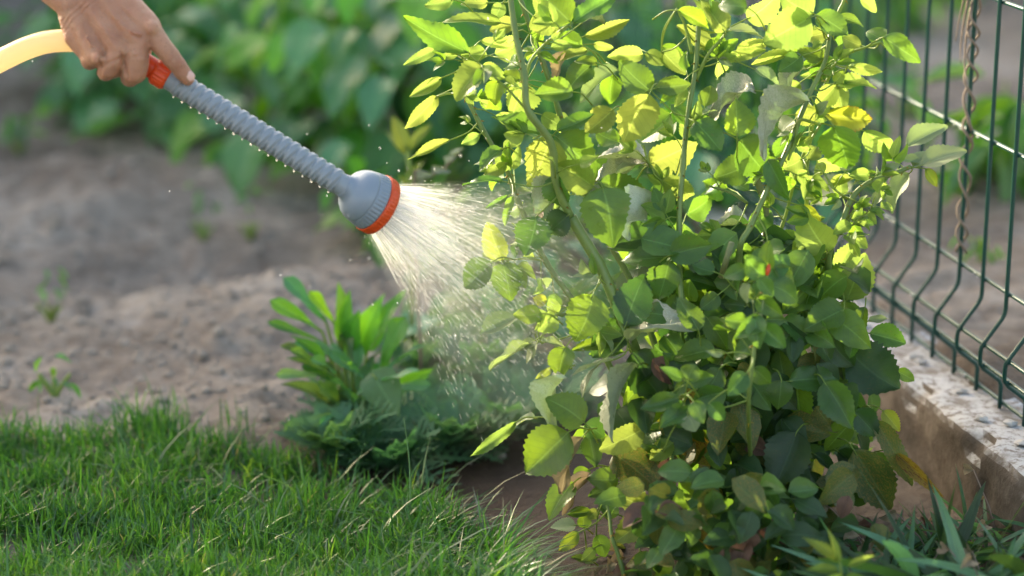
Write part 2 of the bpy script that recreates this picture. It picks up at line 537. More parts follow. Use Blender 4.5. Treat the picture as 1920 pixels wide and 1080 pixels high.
def m_concrete():
    m, nt, out = newmat('weathered_concrete')
    tc = N(nt, 'ShaderNodeTexCoord').outputs['Object']
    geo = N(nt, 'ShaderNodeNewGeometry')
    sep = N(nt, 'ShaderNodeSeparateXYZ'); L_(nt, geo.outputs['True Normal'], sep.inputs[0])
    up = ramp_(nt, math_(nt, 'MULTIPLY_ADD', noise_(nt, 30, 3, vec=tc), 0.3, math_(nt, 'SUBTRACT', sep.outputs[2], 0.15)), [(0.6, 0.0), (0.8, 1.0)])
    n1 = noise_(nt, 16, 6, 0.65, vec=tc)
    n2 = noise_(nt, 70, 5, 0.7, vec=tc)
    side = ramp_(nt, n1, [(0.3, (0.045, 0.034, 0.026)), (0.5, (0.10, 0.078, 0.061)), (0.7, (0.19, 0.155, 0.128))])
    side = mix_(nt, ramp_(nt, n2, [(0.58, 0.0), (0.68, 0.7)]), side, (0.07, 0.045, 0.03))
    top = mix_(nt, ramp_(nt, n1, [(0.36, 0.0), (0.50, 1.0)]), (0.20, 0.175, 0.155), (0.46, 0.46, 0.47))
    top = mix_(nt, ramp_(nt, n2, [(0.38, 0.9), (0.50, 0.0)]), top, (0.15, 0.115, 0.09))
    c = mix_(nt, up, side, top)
    pb = N(nt, 'ShaderNodeBsdfPrincipled')
    L_(nt, c, pb.inputs['Base Color'])
    pb.inputs['Roughness'].default_value = 0.9
    bp = N(nt, 'ShaderNodeBump'); bp.inputs['Strength'].default_value = 0.8; bp.inputs['Distance'].default_value = 0.006
    L_(nt, math_(nt, 'ADD', n1, math_(nt, 'MULTIPLY', n2, 0.5)), bp.inputs['Height'])
    L_(nt, bp.outputs[0], pb.inputs['Normal'])
    L_(nt, pb.outputs[0], out.inputs[0])
    return m


def m_grass():
    m, nt, out = newmat('grass_blades')
    at = N(nt, 'ShaderNodeAttribute'); at.attribute_name = 'tint'
    uv = N(nt, 'ShaderNodeTexCoord').outputs['UV']
    sep = N(nt, 'ShaderNodeSeparateXYZ'); L_(nt, uv, sep.inputs[0])
    c = ramp_(nt, at.outputs['Fac'], [(0.0, (0.018, 0.078, 0.028)), (0.5, (0.045, 0.165, 0.045)), (0.86, (0.12, 0.25, 0.06)), (0.97, (0.30, 0.28, 0.15))])
    t = ramp_(nt, at.outputs['Fac'], [(0.0, (0.04, 0.18, 0.02)), (0.5, (0.13, 0.38, 0.03)), (0.86, (0.36, 0.62, 0.04)), (0.97, (0.45, 0.42, 0.12))])
    tipm = math_(nt, 'MULTIPLY', math_(nt, 'SUBTRACT', sep.outputs[0], 0.92, clamp=True), 3.0)
    c = mix_(nt, tipm, c, (0.35, 0.33, 0.18))
    pb = N(nt, 'ShaderNodeBsdfPrincipled')
    L_(nt, c, pb.inputs['Base Color'])
    pb.inputs['Roughness'].default_value = 0.3
    pb.inputs['Specular IOR Level'].default_value = 0.7
    tr = N(nt, 'ShaderNodeBsdfTranslucent'); L_(nt, t, tr.inputs[0])
    mx = N(nt, 'ShaderNodeMixShader'); mx.inputs[0].default_value = 0.45
    L_(nt, pb.outputs[0], mx.inputs[1]); L_(nt, tr.outputs[0], mx.inputs[2])
    L_(nt, mx.outputs[0], out.inputs[0])
    return m


M['flake'] = plain_mat('concrete_flake', (0.46, 0.44, 0.42), rough=0.9, var=0.25, scale=60, bump=0.3)
M['clod'] = plain_mat('dry_clod', (0.29, 0.245, 0.205), rough=0.95, var=0.35, scale=25)
M['hose'] = m_hose()
M['skin'] = m_skin()
M['water'] = m_water('water_jets', 0.5, 0.30)
M['drop'] = m_water('water_beads', 0.5, 0.7)
M['soil'] = m_soil()
M['concrete'] = m_concrete()
M['grass'] = m_grass()

# ------------------------------------------------------------------ fence line (used by the ground too)
FD = Vector((-0.214, 0.977, 0)).normalized()           # runs away from the camera
FN = Vector((-FD.y, FD.x, 0))                          # towards the lawn (left)
if FN.x > 0: FN = -FN
F0 = P(1900, 292, 3.34); F0.z = 0.0
PLT = 0.113                                            # plinth top


def fence_side(x, y):
    """metres to the right of the fence line (positive beyond it)"""
    return -((x - F0.x) * FN.x + (y - F0.y) * FN.y)


# lawn edge line on the ground, as photographed
EDGE = [G(-700, 815), G(0, 842), G(250, 838), G(480, 848), G(620, 886), G(760, 925), G(865, 972), G(925, 1025), G(965, 1090), G(1000, 1200), G(1150, 1500)]
ex = np.array([e.x for e in EDGE]); ey = np.array([e.y for e in EDGE])


def lawn_in(x, y):
    """metres inside the lawn"""
    return np.interp(x, ex, ey) - y


# ------------------------------------------------------------------ ground
def height(x, y):
    h = 0.020 * fbm(x, y, 3, 3, 1.3)
    # dug trough and heaped ridge across the bare bed
    a = G(330, 470); b = G(300, 620)
    h = h - 0.10 * np.exp(-(((x - a.x) / 0.34) ** 2 + ((y - a.y) / 0.22) ** 2))
    c = G(150, 380)
    h = h + 0.08 * np.exp(-(((x - c.x) / 0.30) ** 2 + ((y - c.y) / 0.25) ** 2))
    d = G(520, 560)
    h = h + 0.055 * np.exp(-(((x - d.x) / 0.2) ** 2 + ((y - d.y) / 0.35) ** 2))
    h = h + 0.026 * fbm(x, y, 3, 6, 4.0)
    clod = fbm(x, y, 4, 11, 14.0)
    lw = np.clip(lawn_in(x, y) / 0.08, 0, 1)
    amp = 0.017 * (1 - 0.8 * lw)
    h = h * (1 - lw * 0.7) + amp * np.abs(clod) - amp * 0.4
    wet = wetness(x, y)
    h = h * (1 - 0.7 * wet) - 0.02 * wet
    fs = fence_side(x, y)
    h = h * np.clip(1 - np.clip(fs + 0.25, 0, 1) * 0.4, 0.4, 1)
    h = h + np.where(fs > -0.02, (PLT - 0.004) * np.clip((fs + 0.014) / 0.03, 0, 1), 0)
    return h


def wetness(x, y):
    a = G(1000, 930)
    b = G(1360, 1040)
    w1 = np.clip(1.9 - np.sqrt(((x - a.x - 0.06) / 0.30) ** 2 + ((y - a.y - 0.02) / 0.30) ** 2), 0, 1)
    return np.maximum(w1, np.clip(1.8 - np.sqrt(((x - b.x) / 0.24) ** 2 + ((y - b.y) / 0.26) ** 2), 0, 1))


gx = np.arange(-2.6, 2.8, 0.02); gy = np.concatenate([np.arange(2.0, 6.0, 0.015), np.arange(6.0, 9.6, 0.03)])
X, Y = np.meshgrid(gx, gy)
Z = height(X, Y)
V = np.stack([X.ravel(), Y.ravel(), Z.ravel()], 1)
nx, ny = len(gx), len(gy)
idx = np.arange(nx * ny).reshape(ny, nx)
F = np.stack([idx[:-1, :-1].ravel(), idx[:-1, 1:].ravel(), idx[1:, 1:].ravel(), idx[1:, :-1].ravel()], 1)
me = mesh_np('ground', V, F, None, [M['soil']])
at = me.attributes.new('wet', 'FLOAT', 'POINT')
at.data.foreach_set('value', wetness(X, Y).ravel().astype(np.float32))
tag(link('ground', me), kind='structure')
# the plot around it, out to the horizon
mb = MB()
ring = [(-2.55, 2.05), (2.75, 2.05), (2.75, 9.5), (-2.55, 9.5)]
far = [(-220, -220), (220, -220), (220, 220), (-220, 220)]
V = [(x, y, -0.03) for x, y in ring] + [(x, y, -0.03) for x, y in far]
mb.add(V, [(4, 5, 1, 0), (5, 6, 2, 1), (6, 7, 3, 2), (7, 4, 0, 3)])
tag(mb.build('surrounding_ground', M['soil'], smooth=False), kind='structure')

# stones and crumbs on the bare bed: nobody could count them
mb = MB()
for i in range(2600):
    px, py = random.uniform(-100, 1000), random.triangular(150, 860, 640)
    p = G(px, py)
    if lawn_in(p.x, p.y) > 0.02: continue
    r = random.choice([0.002, 0.003, 0.004, 0.006, 0.009]) * random.uniform(0.7, 1.2)
    z = float(height(np.array([p.x]), np.array([p.y]))[0])
    mb.ball((p.x, p.y, z + r * 0.2), r, 6, 4, (random.uniform(.8, 1.3), 1, random.uniform(.5, .8)))
tag(mb.build('soil_crumbs', M['clod'], smooth=False), 'scattered clods and crumbs of dry soil over the bare bed', 'soil crumbs', kind='stuff')

# ------------------------------------------------------------------ plinth and fence
pl = empty('concrete_plinth', F0 + FN * 0.0 + Vector((0, 0, 0)), 'low weathered concrete plinth with flaking white top under the green wire fence', 'kerb')
ns, S0, S1 = 260, -1.6, 5.2
prof = [(0.088, z_) for z_ in np.linspace(-0.06, PLT - 0.02, 12)] + [(0.085, PLT - 0.010), (0.079, PLT - 0.003), (0.070, PLT)] + [(o_, PLT) for o_ in np.linspace(0.058, -0.04, 9)] + [(-0.055, 0.02)]
V, F = [], []
ns = 420
for i in range(ns + 1):
    s = S0 + (S1 - S0) * i / ns
    for j, (o, z) in enumerate(prof):
        b_ = F0 + FD * s + FN * o + Vector((0, 0, z))
        n_ = noise.noise(b_ * 11) + 0.55 * noise.noise(b_ * 34 + Vector((3, 1, 2))) + 0.3 * noise.noise(b_ * 80)
        pit = max(0.0, noise.noise(b_ * 24 + Vector((9, 9, 9))) - 0.35)
        if j <= 14:
            p = b_ + FN * (0.005 * n_ - 0.02 * pit)
            if j >= 11:
                c_ = max(0.0, noise.noise(Vector((s * 13, 2, 7))) - 0.05)
                p = p - FN * 0.030 * c_ - Vector((0, 0, 0.022 * c_))
        else:
            p = b_ + Vector((0, 0, 0.0035 * n_ - 0.006 * pit))
        V.append(tuple(p))
k = len(prof)
for i in range(ns):
    for j in range(k - 1):
        F.append((i * k + j, (i + 1) * k + j, (i + 1) * k + j + 1, i * k + j + 1))
mb = MB(); mb.add(V, F)
put(link('footing', mb.mesh('footing', [M['concrete']])), pl)
for i in range(11):                                    # loose flakes lying on the top
    s_ = random.uniform(-0.5, 0.5); o = random.uniform(0.005, 0.06)
    p = F0 + FD * s_ + FN * o
    mb = MB()
    mb.ball((p.x, p.y, PLT + 0.004), random.uniform(0.005, 0.011), 8, 4, (random.uniform(1, 2), 1, 0.45))
    mb.V[0] = mb.V[0] + np.array([[random.uniform(-.0025, .0025), random.uniform(-.0025, .0025), random.uniform(-.0012, .0012)] for _ in range(len(mb.V[0]))])
    c = put(link('concrete_flake', mb.mesh('concrete_flake', [M['flake']], smooth=False)), pl)

LEAN = -0.010                                           # the panel leans a little
fence = empty('wire_fence', F0 + Vector((0, 0, PLT)), 'dark green welded wire fence panel with folded ribs standing on the concrete plinth', 'fence')


def fpt(s, z, o=0.0):
    return F0 + FD * s + FN * (o + (z - PLT) * LEAN) + Vector((0, 0, z))


SPC = 0.0847
prof = [(PLT + 0.002, 0.0), (0.149, 0.0), (0.156, 0.003), (0.175, 0.028), (0.182, 0.033), (0.189, 0.034), (0.200, 0.034), (0.207, 0.033), (0.215, 0.028), (0.246, 0.005), (0.254, 0.001), (0.262, 0.0), (0.45, 0.0), (0.70, 0.0), (0.86, 0.0), (0.89, 0.028), (0.93, 0.028), (0.96, 0.0), (1.25, 0.0)]
mb = MB()
base_s = 0.0
mb.tube([tuple(fpt(0, z, o) - fpt(0, 0, 0)) for z, o in prof], 0.0032, 8)
vw = mb.mesh('vertical_wire', [M['fence']])
i0, i1 = -13, 44
for i in range(i0, i1):
    o = bpy.data.objects.new('vertical_wire', vw)
    C.objects.link(o)
    o.parent = fence
    o.location = fpt(i * SPC, 0, 0) - bpy_matrix['wire_fence']
for z, o in ((0.122, -0.0058), (0.180, 0.0250), (0.209, 0.0265), (0.281, -0.0058), (0.481, -0.0058), (0.681, -0.0058), (0.875, 0.014), (0.965, -0.0058), (1.17, -0.0058)):
    mb = MB()
    mb.tube([fpt(s, z, o + 0.0) for s in np.linspace((i0 - .4) * SPC, (i1 - .6) * SPC, 30)], 0.0032, 8)
    mb.build('horizontal_wire', M['fence'], fence)
# weld beads where the wires cross, and water beads that catch the light
mb = MB()
for i in range(i0, 12):
    for z, o in ((0.281, -0.003), (0.481, -0.003), (0.209, 0.030), (0.180, 0.029), (0.122, -0.003)):
        mb.ball(fpt(i * SPC, z, o), 0.0036, 7, 5)
q = mb.build('weld_beads', M['fence'], fence); q['kind'] = 'stuff'
mb = MB()
for i in range(46):
    z, o = random.choice([(0.281, -0.0058), (0.481, -0.0058), (0.209, 0.0265), (0.209, 0.0265), (0.180, 0.025), (0.122, -0.0058)])
    s_c = random.uniform(-0.9, 1.0)
    for kk in range(random.randint(1, 7)):
        th_ = random.uniform(-2.2, 0.6)
        mb.ball(fpt(s_c + random.gauss(0, 0.014), z + math.sin(th_) * 0.0034, o + math.cos(th_) * 0.0034), random.uniform(0.0009, 0.0021), 6, 5, (random.uniform(1, 1.8), 1, 1))
q = mb.build('water_beads', M['drop'], fence); q['kind'] = 'stuff'

# dry vine wound up one wire
vn = empty('dry_vine', fpt(1.2 * SPC, 0.3), 'dead brown vine tendril twisted down a fence wire at the right', 'vine')
vs = 0.0
for i in range(-8, 20):
    pp = fpt(i * SPC, 0.481)
    d = pp - cam.location
    zz = d.y * cp - (d.z) * sp
    if abs(960 + FPX * d.x / zz - 1819) < 25: vs = i * SPC
for strand in range(2):
    mb = MB()
    pts = []
    for t in np.linspace(0, 1, 90):
        z = 0.80 - 0.50 * t
        a = t * 42 + strand * 2.6 + 2.2 * noise.noise(Vector((t * 5, strand, 0)))
        rr_ = 0.0052 + 0.003 * (1 + noise.noise(Vector((t * 9, 5, strand))))
        pts.append(fpt(vs, z, 0) + FD * (math.cos(a) * rr_) + FN * (math.sin(a) * rr_))
    mb.tube(pts, [0.0030 * (0.6 + 0.6 * abs(noise.noise(Vector((i * 0.4, 1, strand))))) for i in range(90)], 6)
    mb.build('stem', M['vine'], vn)
for k in range(3):
    mb = MB()
    z0 = 0.72 - k * 0.035
    p0 = fpt(vs, z0, 0.006)
    pts = [p0 + FD * (0.03 * math.sin(t * 2.2 + k)) * t + FN * 0.012 * t + Vector((0, 0, -0.10 * t + 0.012 * math.sin(5 * t + k))) for t in np.linspace(0, 1, 12)]
    mb.tube(pts, [0.0022 * (1 - 0.7 * t) for t in np.linspace(0, 1, 12)], 5)
    mb.build('tendril', M['vine'], vn)


# ------------------------------------------------------------------ leaf blades
def blade_mesh(name, kind='rose', rows=22, cols=6, fold=0.25, curl=0.3, wave=0.03, twist=0.0, seed=0, crumple=0.0, mat=None, serr=0.06):
    """unit-length blade along +X, nominal full width 1 across Y, face to +Z"""
    r = random.Random(seed)
    us = np.linspace(0, 1, rows + 1)
    vs = np.linspace(-1, 1, cols + 1)
    V, UV = [], []
    ph = r.uniform(0, 6)
    cy = r.uniform(-0.06, 0.06)
    for i, u in enumerate(us):
        if kind == 'rose':
            wd = math.sin(math.pi * u ** 0.80) ** 0.68 * (1 - 0.16 * u) if 0 < u < 1 else 0
            if u > 0.8: wd *= 1 - 0.25 * ((u - 0.8) / 0.2)
            wd *= 0.535
        elif kind == 'heart':
            wd = (math.sin(math.pi * min(1, u ** 0.62)) ** 0.75 * (1 - 0.15 * u)) * 0.54 if 0 < u < 1 else 0
            if u > 0.7: wd *= 1 - 0.35 * ((u - 0.7) / 0.3)
        elif kind == 'lance':
            wd = math.sin(math.pi * u ** 0.75) ** 0.9 * 0.5 if 0 < u < 1 else 0
        elif kind == 'paddle':
            wd = (0.12 + 0.88 * (u ** 1.6)) * math.sqrt(max(0, 1 - max(0, (u - 0.62) / 0.38) ** 2.2)) * 0.5
            if u == 0: wd = 0.05
        if 0 < i < rows and serr:
            wd *= 1 + serr * (0.5 if i % 2 else -0.5) * (1 + 0.4 * r.uniform(-1, 1))
        for j, v in enumerate(vs):
            x = u
            if kind == 'heart': x = u - 0.10 * abs(v) ** 2 * max(0, 1 - u * 4)
            if serr and abs(v) > 0.99 and i % 2: x += 0.012
            y = v * wd + cy * math.sin(math.pi * u)
            z = fold * abs(v) * wd - curl * u * u
            z += wave * math.sin(u * 9 + ph + (2 if v > 0 else 0)) * abs(v) ** 2
            bul = abs(math.sin(math.pi * (u - 0.2 * abs(v)) * 8)) * 0.012 * (1 - abs(abs(v) - 0.5) * 1.4)
            z += bul
            if crumple:
                z += crumple * noise.noise(Vector((u * 3.2 + seed, v * 1.6, seed * 1.3)))
                y += crumple * 0.4 * noise.noise(Vector((u * 3.0, v * 1.5 + 9, seed)))
            a = twist * u
            y, z = y * math.cos(a) - (z + curl * u * u) * math.sin(a), y * math.sin(a) + (z + curl * u * u) * math.cos(a) - curl * u * u
            V.append((x, y, z)); UV.append((u, 0.5 + 0.5 * v))
    V = np.array(V)
    V[:, 0] += 0.0
    idx = np.arange((rows + 1) * (cols + 1)).reshape(rows + 1, cols + 1)
    F = np.stack([idx[:-1, :-1].ravel(), idx[1:, :-1].ravel(), idx[1:, 1:].ravel(), idx[:-1, 1:].ravel()], 1)
    return mesh_np(name, V, F, UV, [mat or M['mid']])


rr = random.Random(3)
ROSE = [blade_mesh('leaflet', 'rose', fold=rr.uniform(0.05, 0.5), curl=rr.uniform(-0.12, 0.42), wave=rr.uniform(0.01, 0.07),
                   twist=rr.uniform(-0.65, 0.65), seed=k, serr=0.11) for k in range(16)]
CRUM = [blade_mesh('crumpled_leaflet', 'rose', fold=rr.uniform(0.5, 1.1), curl=rr.uniform(0.1, 0.45), wave=0.06,
                   twist=rr.uniform(-0.9, 0.9), seed=40 + k, serr=0.08, crumple=0.16) for k in range(8)]
HEART = [blade_mesh('leaf', 'heart', 12, 6, fold=rr.uniform(0.0, 0.3), curl=rr.uniform(0.1, 0.45), wave=0.05, twist=rr.uniform(-.3, .3), seed=70 + k, serr=0) for k in range(8)]
LANCE = [blade_mesh('leaf', 'lance', 12, 4, fold=rr.uniform(0.2, 0.5), curl=rr.uniform(0.1, 0.6), wave=0.02, twist=rr.uniform(-.5, .5), seed=90 + k, serr=0) for k in range(8)]
STRAP = [blade_mesh('leaf', 'lance', 14, 4, fold=rr.uniform(0.02, 0.07), curl=rr.uniform(0.1, 0.75), wave=0.006, twist=rr.uniform(-.25, .25), seed=150 + k, serr=0) for k in range(8)]
TOOTH = [blade_mesh('leaf', 'lance', 22, 4, fold=0.3, curl=0.2, wave=0.02, twist=0.2, seed=120 + k, serr=0.3) for k in range(3)]
PADDLE = [blade_mesh('leaf', 'paddle', 14, 6, fold=rr.uniform(0.1, 0.3), curl=rr.uniform(0.05, 0.4), wave=0.04, twist=rr.uniform(-.3, .3), seed=110 + k, serr=0) for k in range(6)]


def frame(base, axis, normal, L, W, T=None):
    a = axis.normalized()
    n = normal - a * normal.dot(a)
    if n.length < 1e-4: n = a.orthogonal()
    n.normalize()
    s = n.cross(a)
    T = T or L
    m = Matrix(((a.x * L, s.x * W, n.x * T, base.x), (a.y * L, s.y * W, n.y * T, base.y), (a.z * L, s.z * W, n.z * T, base.z), (0, 0, 0, 1)))
    return m


def leaf_obj(name, data, mat, root, M4):
    o = link(name, data, None, mat)
    o.parent = root
    o.matrix_parent_inverse = Matrix.Translation(-bpy_matrix[root.name])
    o.matrix_basis = M4
    return o


# ------------------------------------------------------------------ rose bush
RBASE = G(1340, 1075)
rose = empty('rose_bush', RBASE, 'leafy rose bush with sunlit yellow green leaves being watered beside the wire fence', 'rose bush')

CANES = [  # (points px,py,Z), radius in mm at start/end, material
    ([(1335, 1080, 3.3), (1290, 900, 3.29), (1215, 720, 3.22), (1160, 580, 3.16), (1122, 492, 3.15), (1070, 408, 3.14)], 8.5, 7.2, 'cane'),
    ([(1070, 410, 3.14), (1042, 340, 3.12), (1032, 270, 3.10), (990, 208, 3.08), (984, 140, 3.08), (966, 60, 3.09), (954, -30, 3.1)], 5.6, 3.6, 'cane'),
    ([(1330, 1080, 3.2), (1230, 860, 3.22), (1140, 680, 3.22), (1080, 575, 3.21), (1022, 490, 3.21), (978, 392, 3.21), (950, 318, 3.21), (920, 268, 3.21), (880, 195, 3.21), (872, 182, 3.21)], 4.5, 2.7, 'cane'),
    ([(872, 182, 3.21), (862, 178, 3.205), (840, 176, 3.2), (820, 181, 3.2)], 2.2, 1.2, 'cane_young'),
    ([(1340, 1080, 3.24), (1290, 860, 3.26), (1220, 620, 3.26), (1182, 522, 3.26), (1140, 452, 3.25), (1085, 330, 3.24), (1055, 232, 3.23), (1032, 158, 3.22), (1003, 75, 3.21), (966, -25, 3.2)], 5.0, 3.2, 'cane'),
    ([(987, 142, 3.10), (998, 108, 3.1), (1030, 76, 3.1), (1065, 48, 3.09)], 2.1, 1.4, 'cane_young'),
    ([(1310, 1080, 3.32), (1300, 900, 3.30), (1286, 720, 3.22), (1280, 600, 3.14), (1273, 450, 3.15), (1279, 330, 3.15), (1291, 200, 3.16), (1304, 120, 3.17), (1312, -25, 3.18)], 4.4, 3.1, 'cane'),
    ([(1304, 150, 3.17), (1325, 105, 3.16), (1350, 75, 3.16), (1362, 60, 3.16)], 2.5, 1.5, 'cane_young'),
    ([(1296, 100, 3.17), (1284, 50, 3.18), (1268, 15, 3.18)], 2.4, 1.4, 'cane_young'),
    ([(1360, 1080, 3.33), (1372, 760, 3.30), (1385, 600, 3.2), (1388, 470, 3.13), (1408, 425, 3.13), (1440, 350, 3.14), (1474, 285, 3.15), (1518, 178, 3.16), (1545, 120, 3.17), (1556, 65, 3.17)], 4.8, 2.9, 'cane'),
    ([(1556, 68, 3.17), (1565, 40, 3.17), (1580, 5, 3.17), (1590, -25, 3.17)], 2.8, 2.0, 'cane_young'),
    ([(1450, 1080, 3.26), (1445, 800, 3.25), (1436, 600, 3.24), (1436, 455, 3.24), (1432, 380, 3.23), (1414, 330, 3.22)], 6.0, 4.8, 'cane_old'),
    ([(1400, 380, 3.22), (1370, 362, 3.21), (1330, 350, 3.2)], 2.2, 1.5, 'cane'),
    ([(1480, 1080, 3.34), (1530, 800, 3.32), (1552, 600, 3.25), (1555, 485, 3.18), (1578, 420, 3.17), (1596, 370, 3.17), (1628, 342, 3.17), (1672, 328, 3.17), (1708, 312, 3.17)], 4.6, 3.2, 'cane'),
    ([(1420, 1080, 3.3), (1470, 760, 3.3), (1505, 560, 3.3), (1512, 400, 3.29), (1514, 300, 3.28), (1530, 200, 3.28), (1560, 130, 3.27)], 4.0, 2.4, 'cane_young'),
    ([(1455, 450, 3.24), (1476, 396, 3.24), (1492, 330, 3.23), (1512, 280, 3.22), (1540, 232, 3.22)], 2.6, 1.8, 'cane_young'),
    ([(1590, 372, 3.17), (1560, 350, 3.16), (1545, 322, 3.16), (1530, 318, 3.16)], 1.3, 0.9, 'cane_young'),
    ([(1575, 440, 3.17), (1605, 415, 3.16), (1638, 388, 3.15)], 1.4, 0.9, 'cane_young'),
    ([(1285, 1085, 3.12), (1275, 1030, 3.11), (1265, 985, 3.12), (1258, 925, 3.14), (1262, 830, 3.16), (1264, 780, 3.2), (1268, 700, 3.24)], 3.6, 2.4, 'cane'),
    ([(1172, 1085, 3.12), (1158, 1040, 3.12), (1146, 1005, 3.12), (1142, 960, 3.13), (1135, 930, 3.13)], 3.2, 1.8, 'cane'),
    ([(1440, 1080, 3.3), (1412, 900, 3.2), (1404, 770, 3.03), (1414, 650, 3.0), (1428, 580, 3.0), (1440, 520, 3.0)], 3.4, 2.2, 'cane'),
    ([(1540, 235, 3.16), (1500, 225, 3.15), (1492, 262, 3.15), (1478, 300, 3.15)], 2.0, 1.6, 'cane_young'),
    ([(1555, 130, 3.17), (1590, 100, 3.16), (1620, 88, 3.15), (1650, 78, 3.15)], 2.0, 1.4, 'cane_young'),
    ([(870, 182, 3.21), (880, 130, 3.21), (868, 112, 3.2)], 1.3, 0.9, 'cane_young'),
    ([(985, 205, 3.09), (955, 170, 3.09), (935, 152, 3.09), (900, 122, 3.1), (880, 103, 3.1)], 1.6, 1.0, 'cane_young'),
    ([(1095, 575, 3.18), (1060, 590, 3.17), (1016, 590, 3.16)], 1.3, 0.8, 'cane_young'),
    ([(1022, 492, 3.21), (1010, 488, 3.2), (970, 486, 3.19), (942, 490, 3.18), (922, 492, 3.18)], 1.3, 0.8, 'cane_young'),
    ([(1178, 640, 3.14), (1150, 575, 3.16)], 2.0, 2.4, 'cane'),
    ([(1250, 355, 3.19), (1235, 330, 3.19), (1216, 305, 3.18), (1206, 272, 3.18)], 2.0, 1.3, 'cane_young'),
    ([(1275, 420, 3.2), (1262, 395, 3.19), (1250, 355, 3.19)], 2.2, 2.0, 'cane_young'),
]
cane_pts = []
for pts, r0, r1, mt in CANES:
    sp_ = spline(pts, 6)
    n = len(sp_)
    wp, rad = [], []
    for i, q in enumerate(sp_):
        p = P(*q)
        t = i / (n - 1)
        wob = Vector((noise.noise(p * 14), 0, noise.noise(p * 14 + Vector((5, 5, 5))))) * 0.0018
        wp.append(p + wob)
        node = 1 + 0.22 * math.exp(-((((t * (n / 7)) % 1) - 0.5) / 0.07) ** 2)
        rad.append((r0 + (r1 - r0) * t) / 1000 * node)
    mb = MB(); mb.tube(wp, rad, 10)
    if r0 > 2.6:                                        # prickles
        for k in range(int(n / 2.4)):
            i = random.randrange(1, n - 1)
            t = (wp[i + 1] - wp[i - 1]).normalized()
            d = (t.orthogonal().normalized())
            d.rotate(Matrix.Rotation(random.uniform(0, 6.28), 3, t))
            mb.tube([wp[i] + d * rad[i] * 0.8, wp[i] + d * (rad[i] + 0.002) - t * 0.0008, wp[i] + d * (rad[i] + 0.0048) - t * 0.003], [0.0014, 0.0008, 0.0001], 5, m=1)
    o = mb.build('cane', [M[mt], M['rust']], rose)
    cane_pts += [(p, r) for p, r in zip(wp, rad)]
cane_arr = np.array([tuple(p) for p, r in cane_pts])

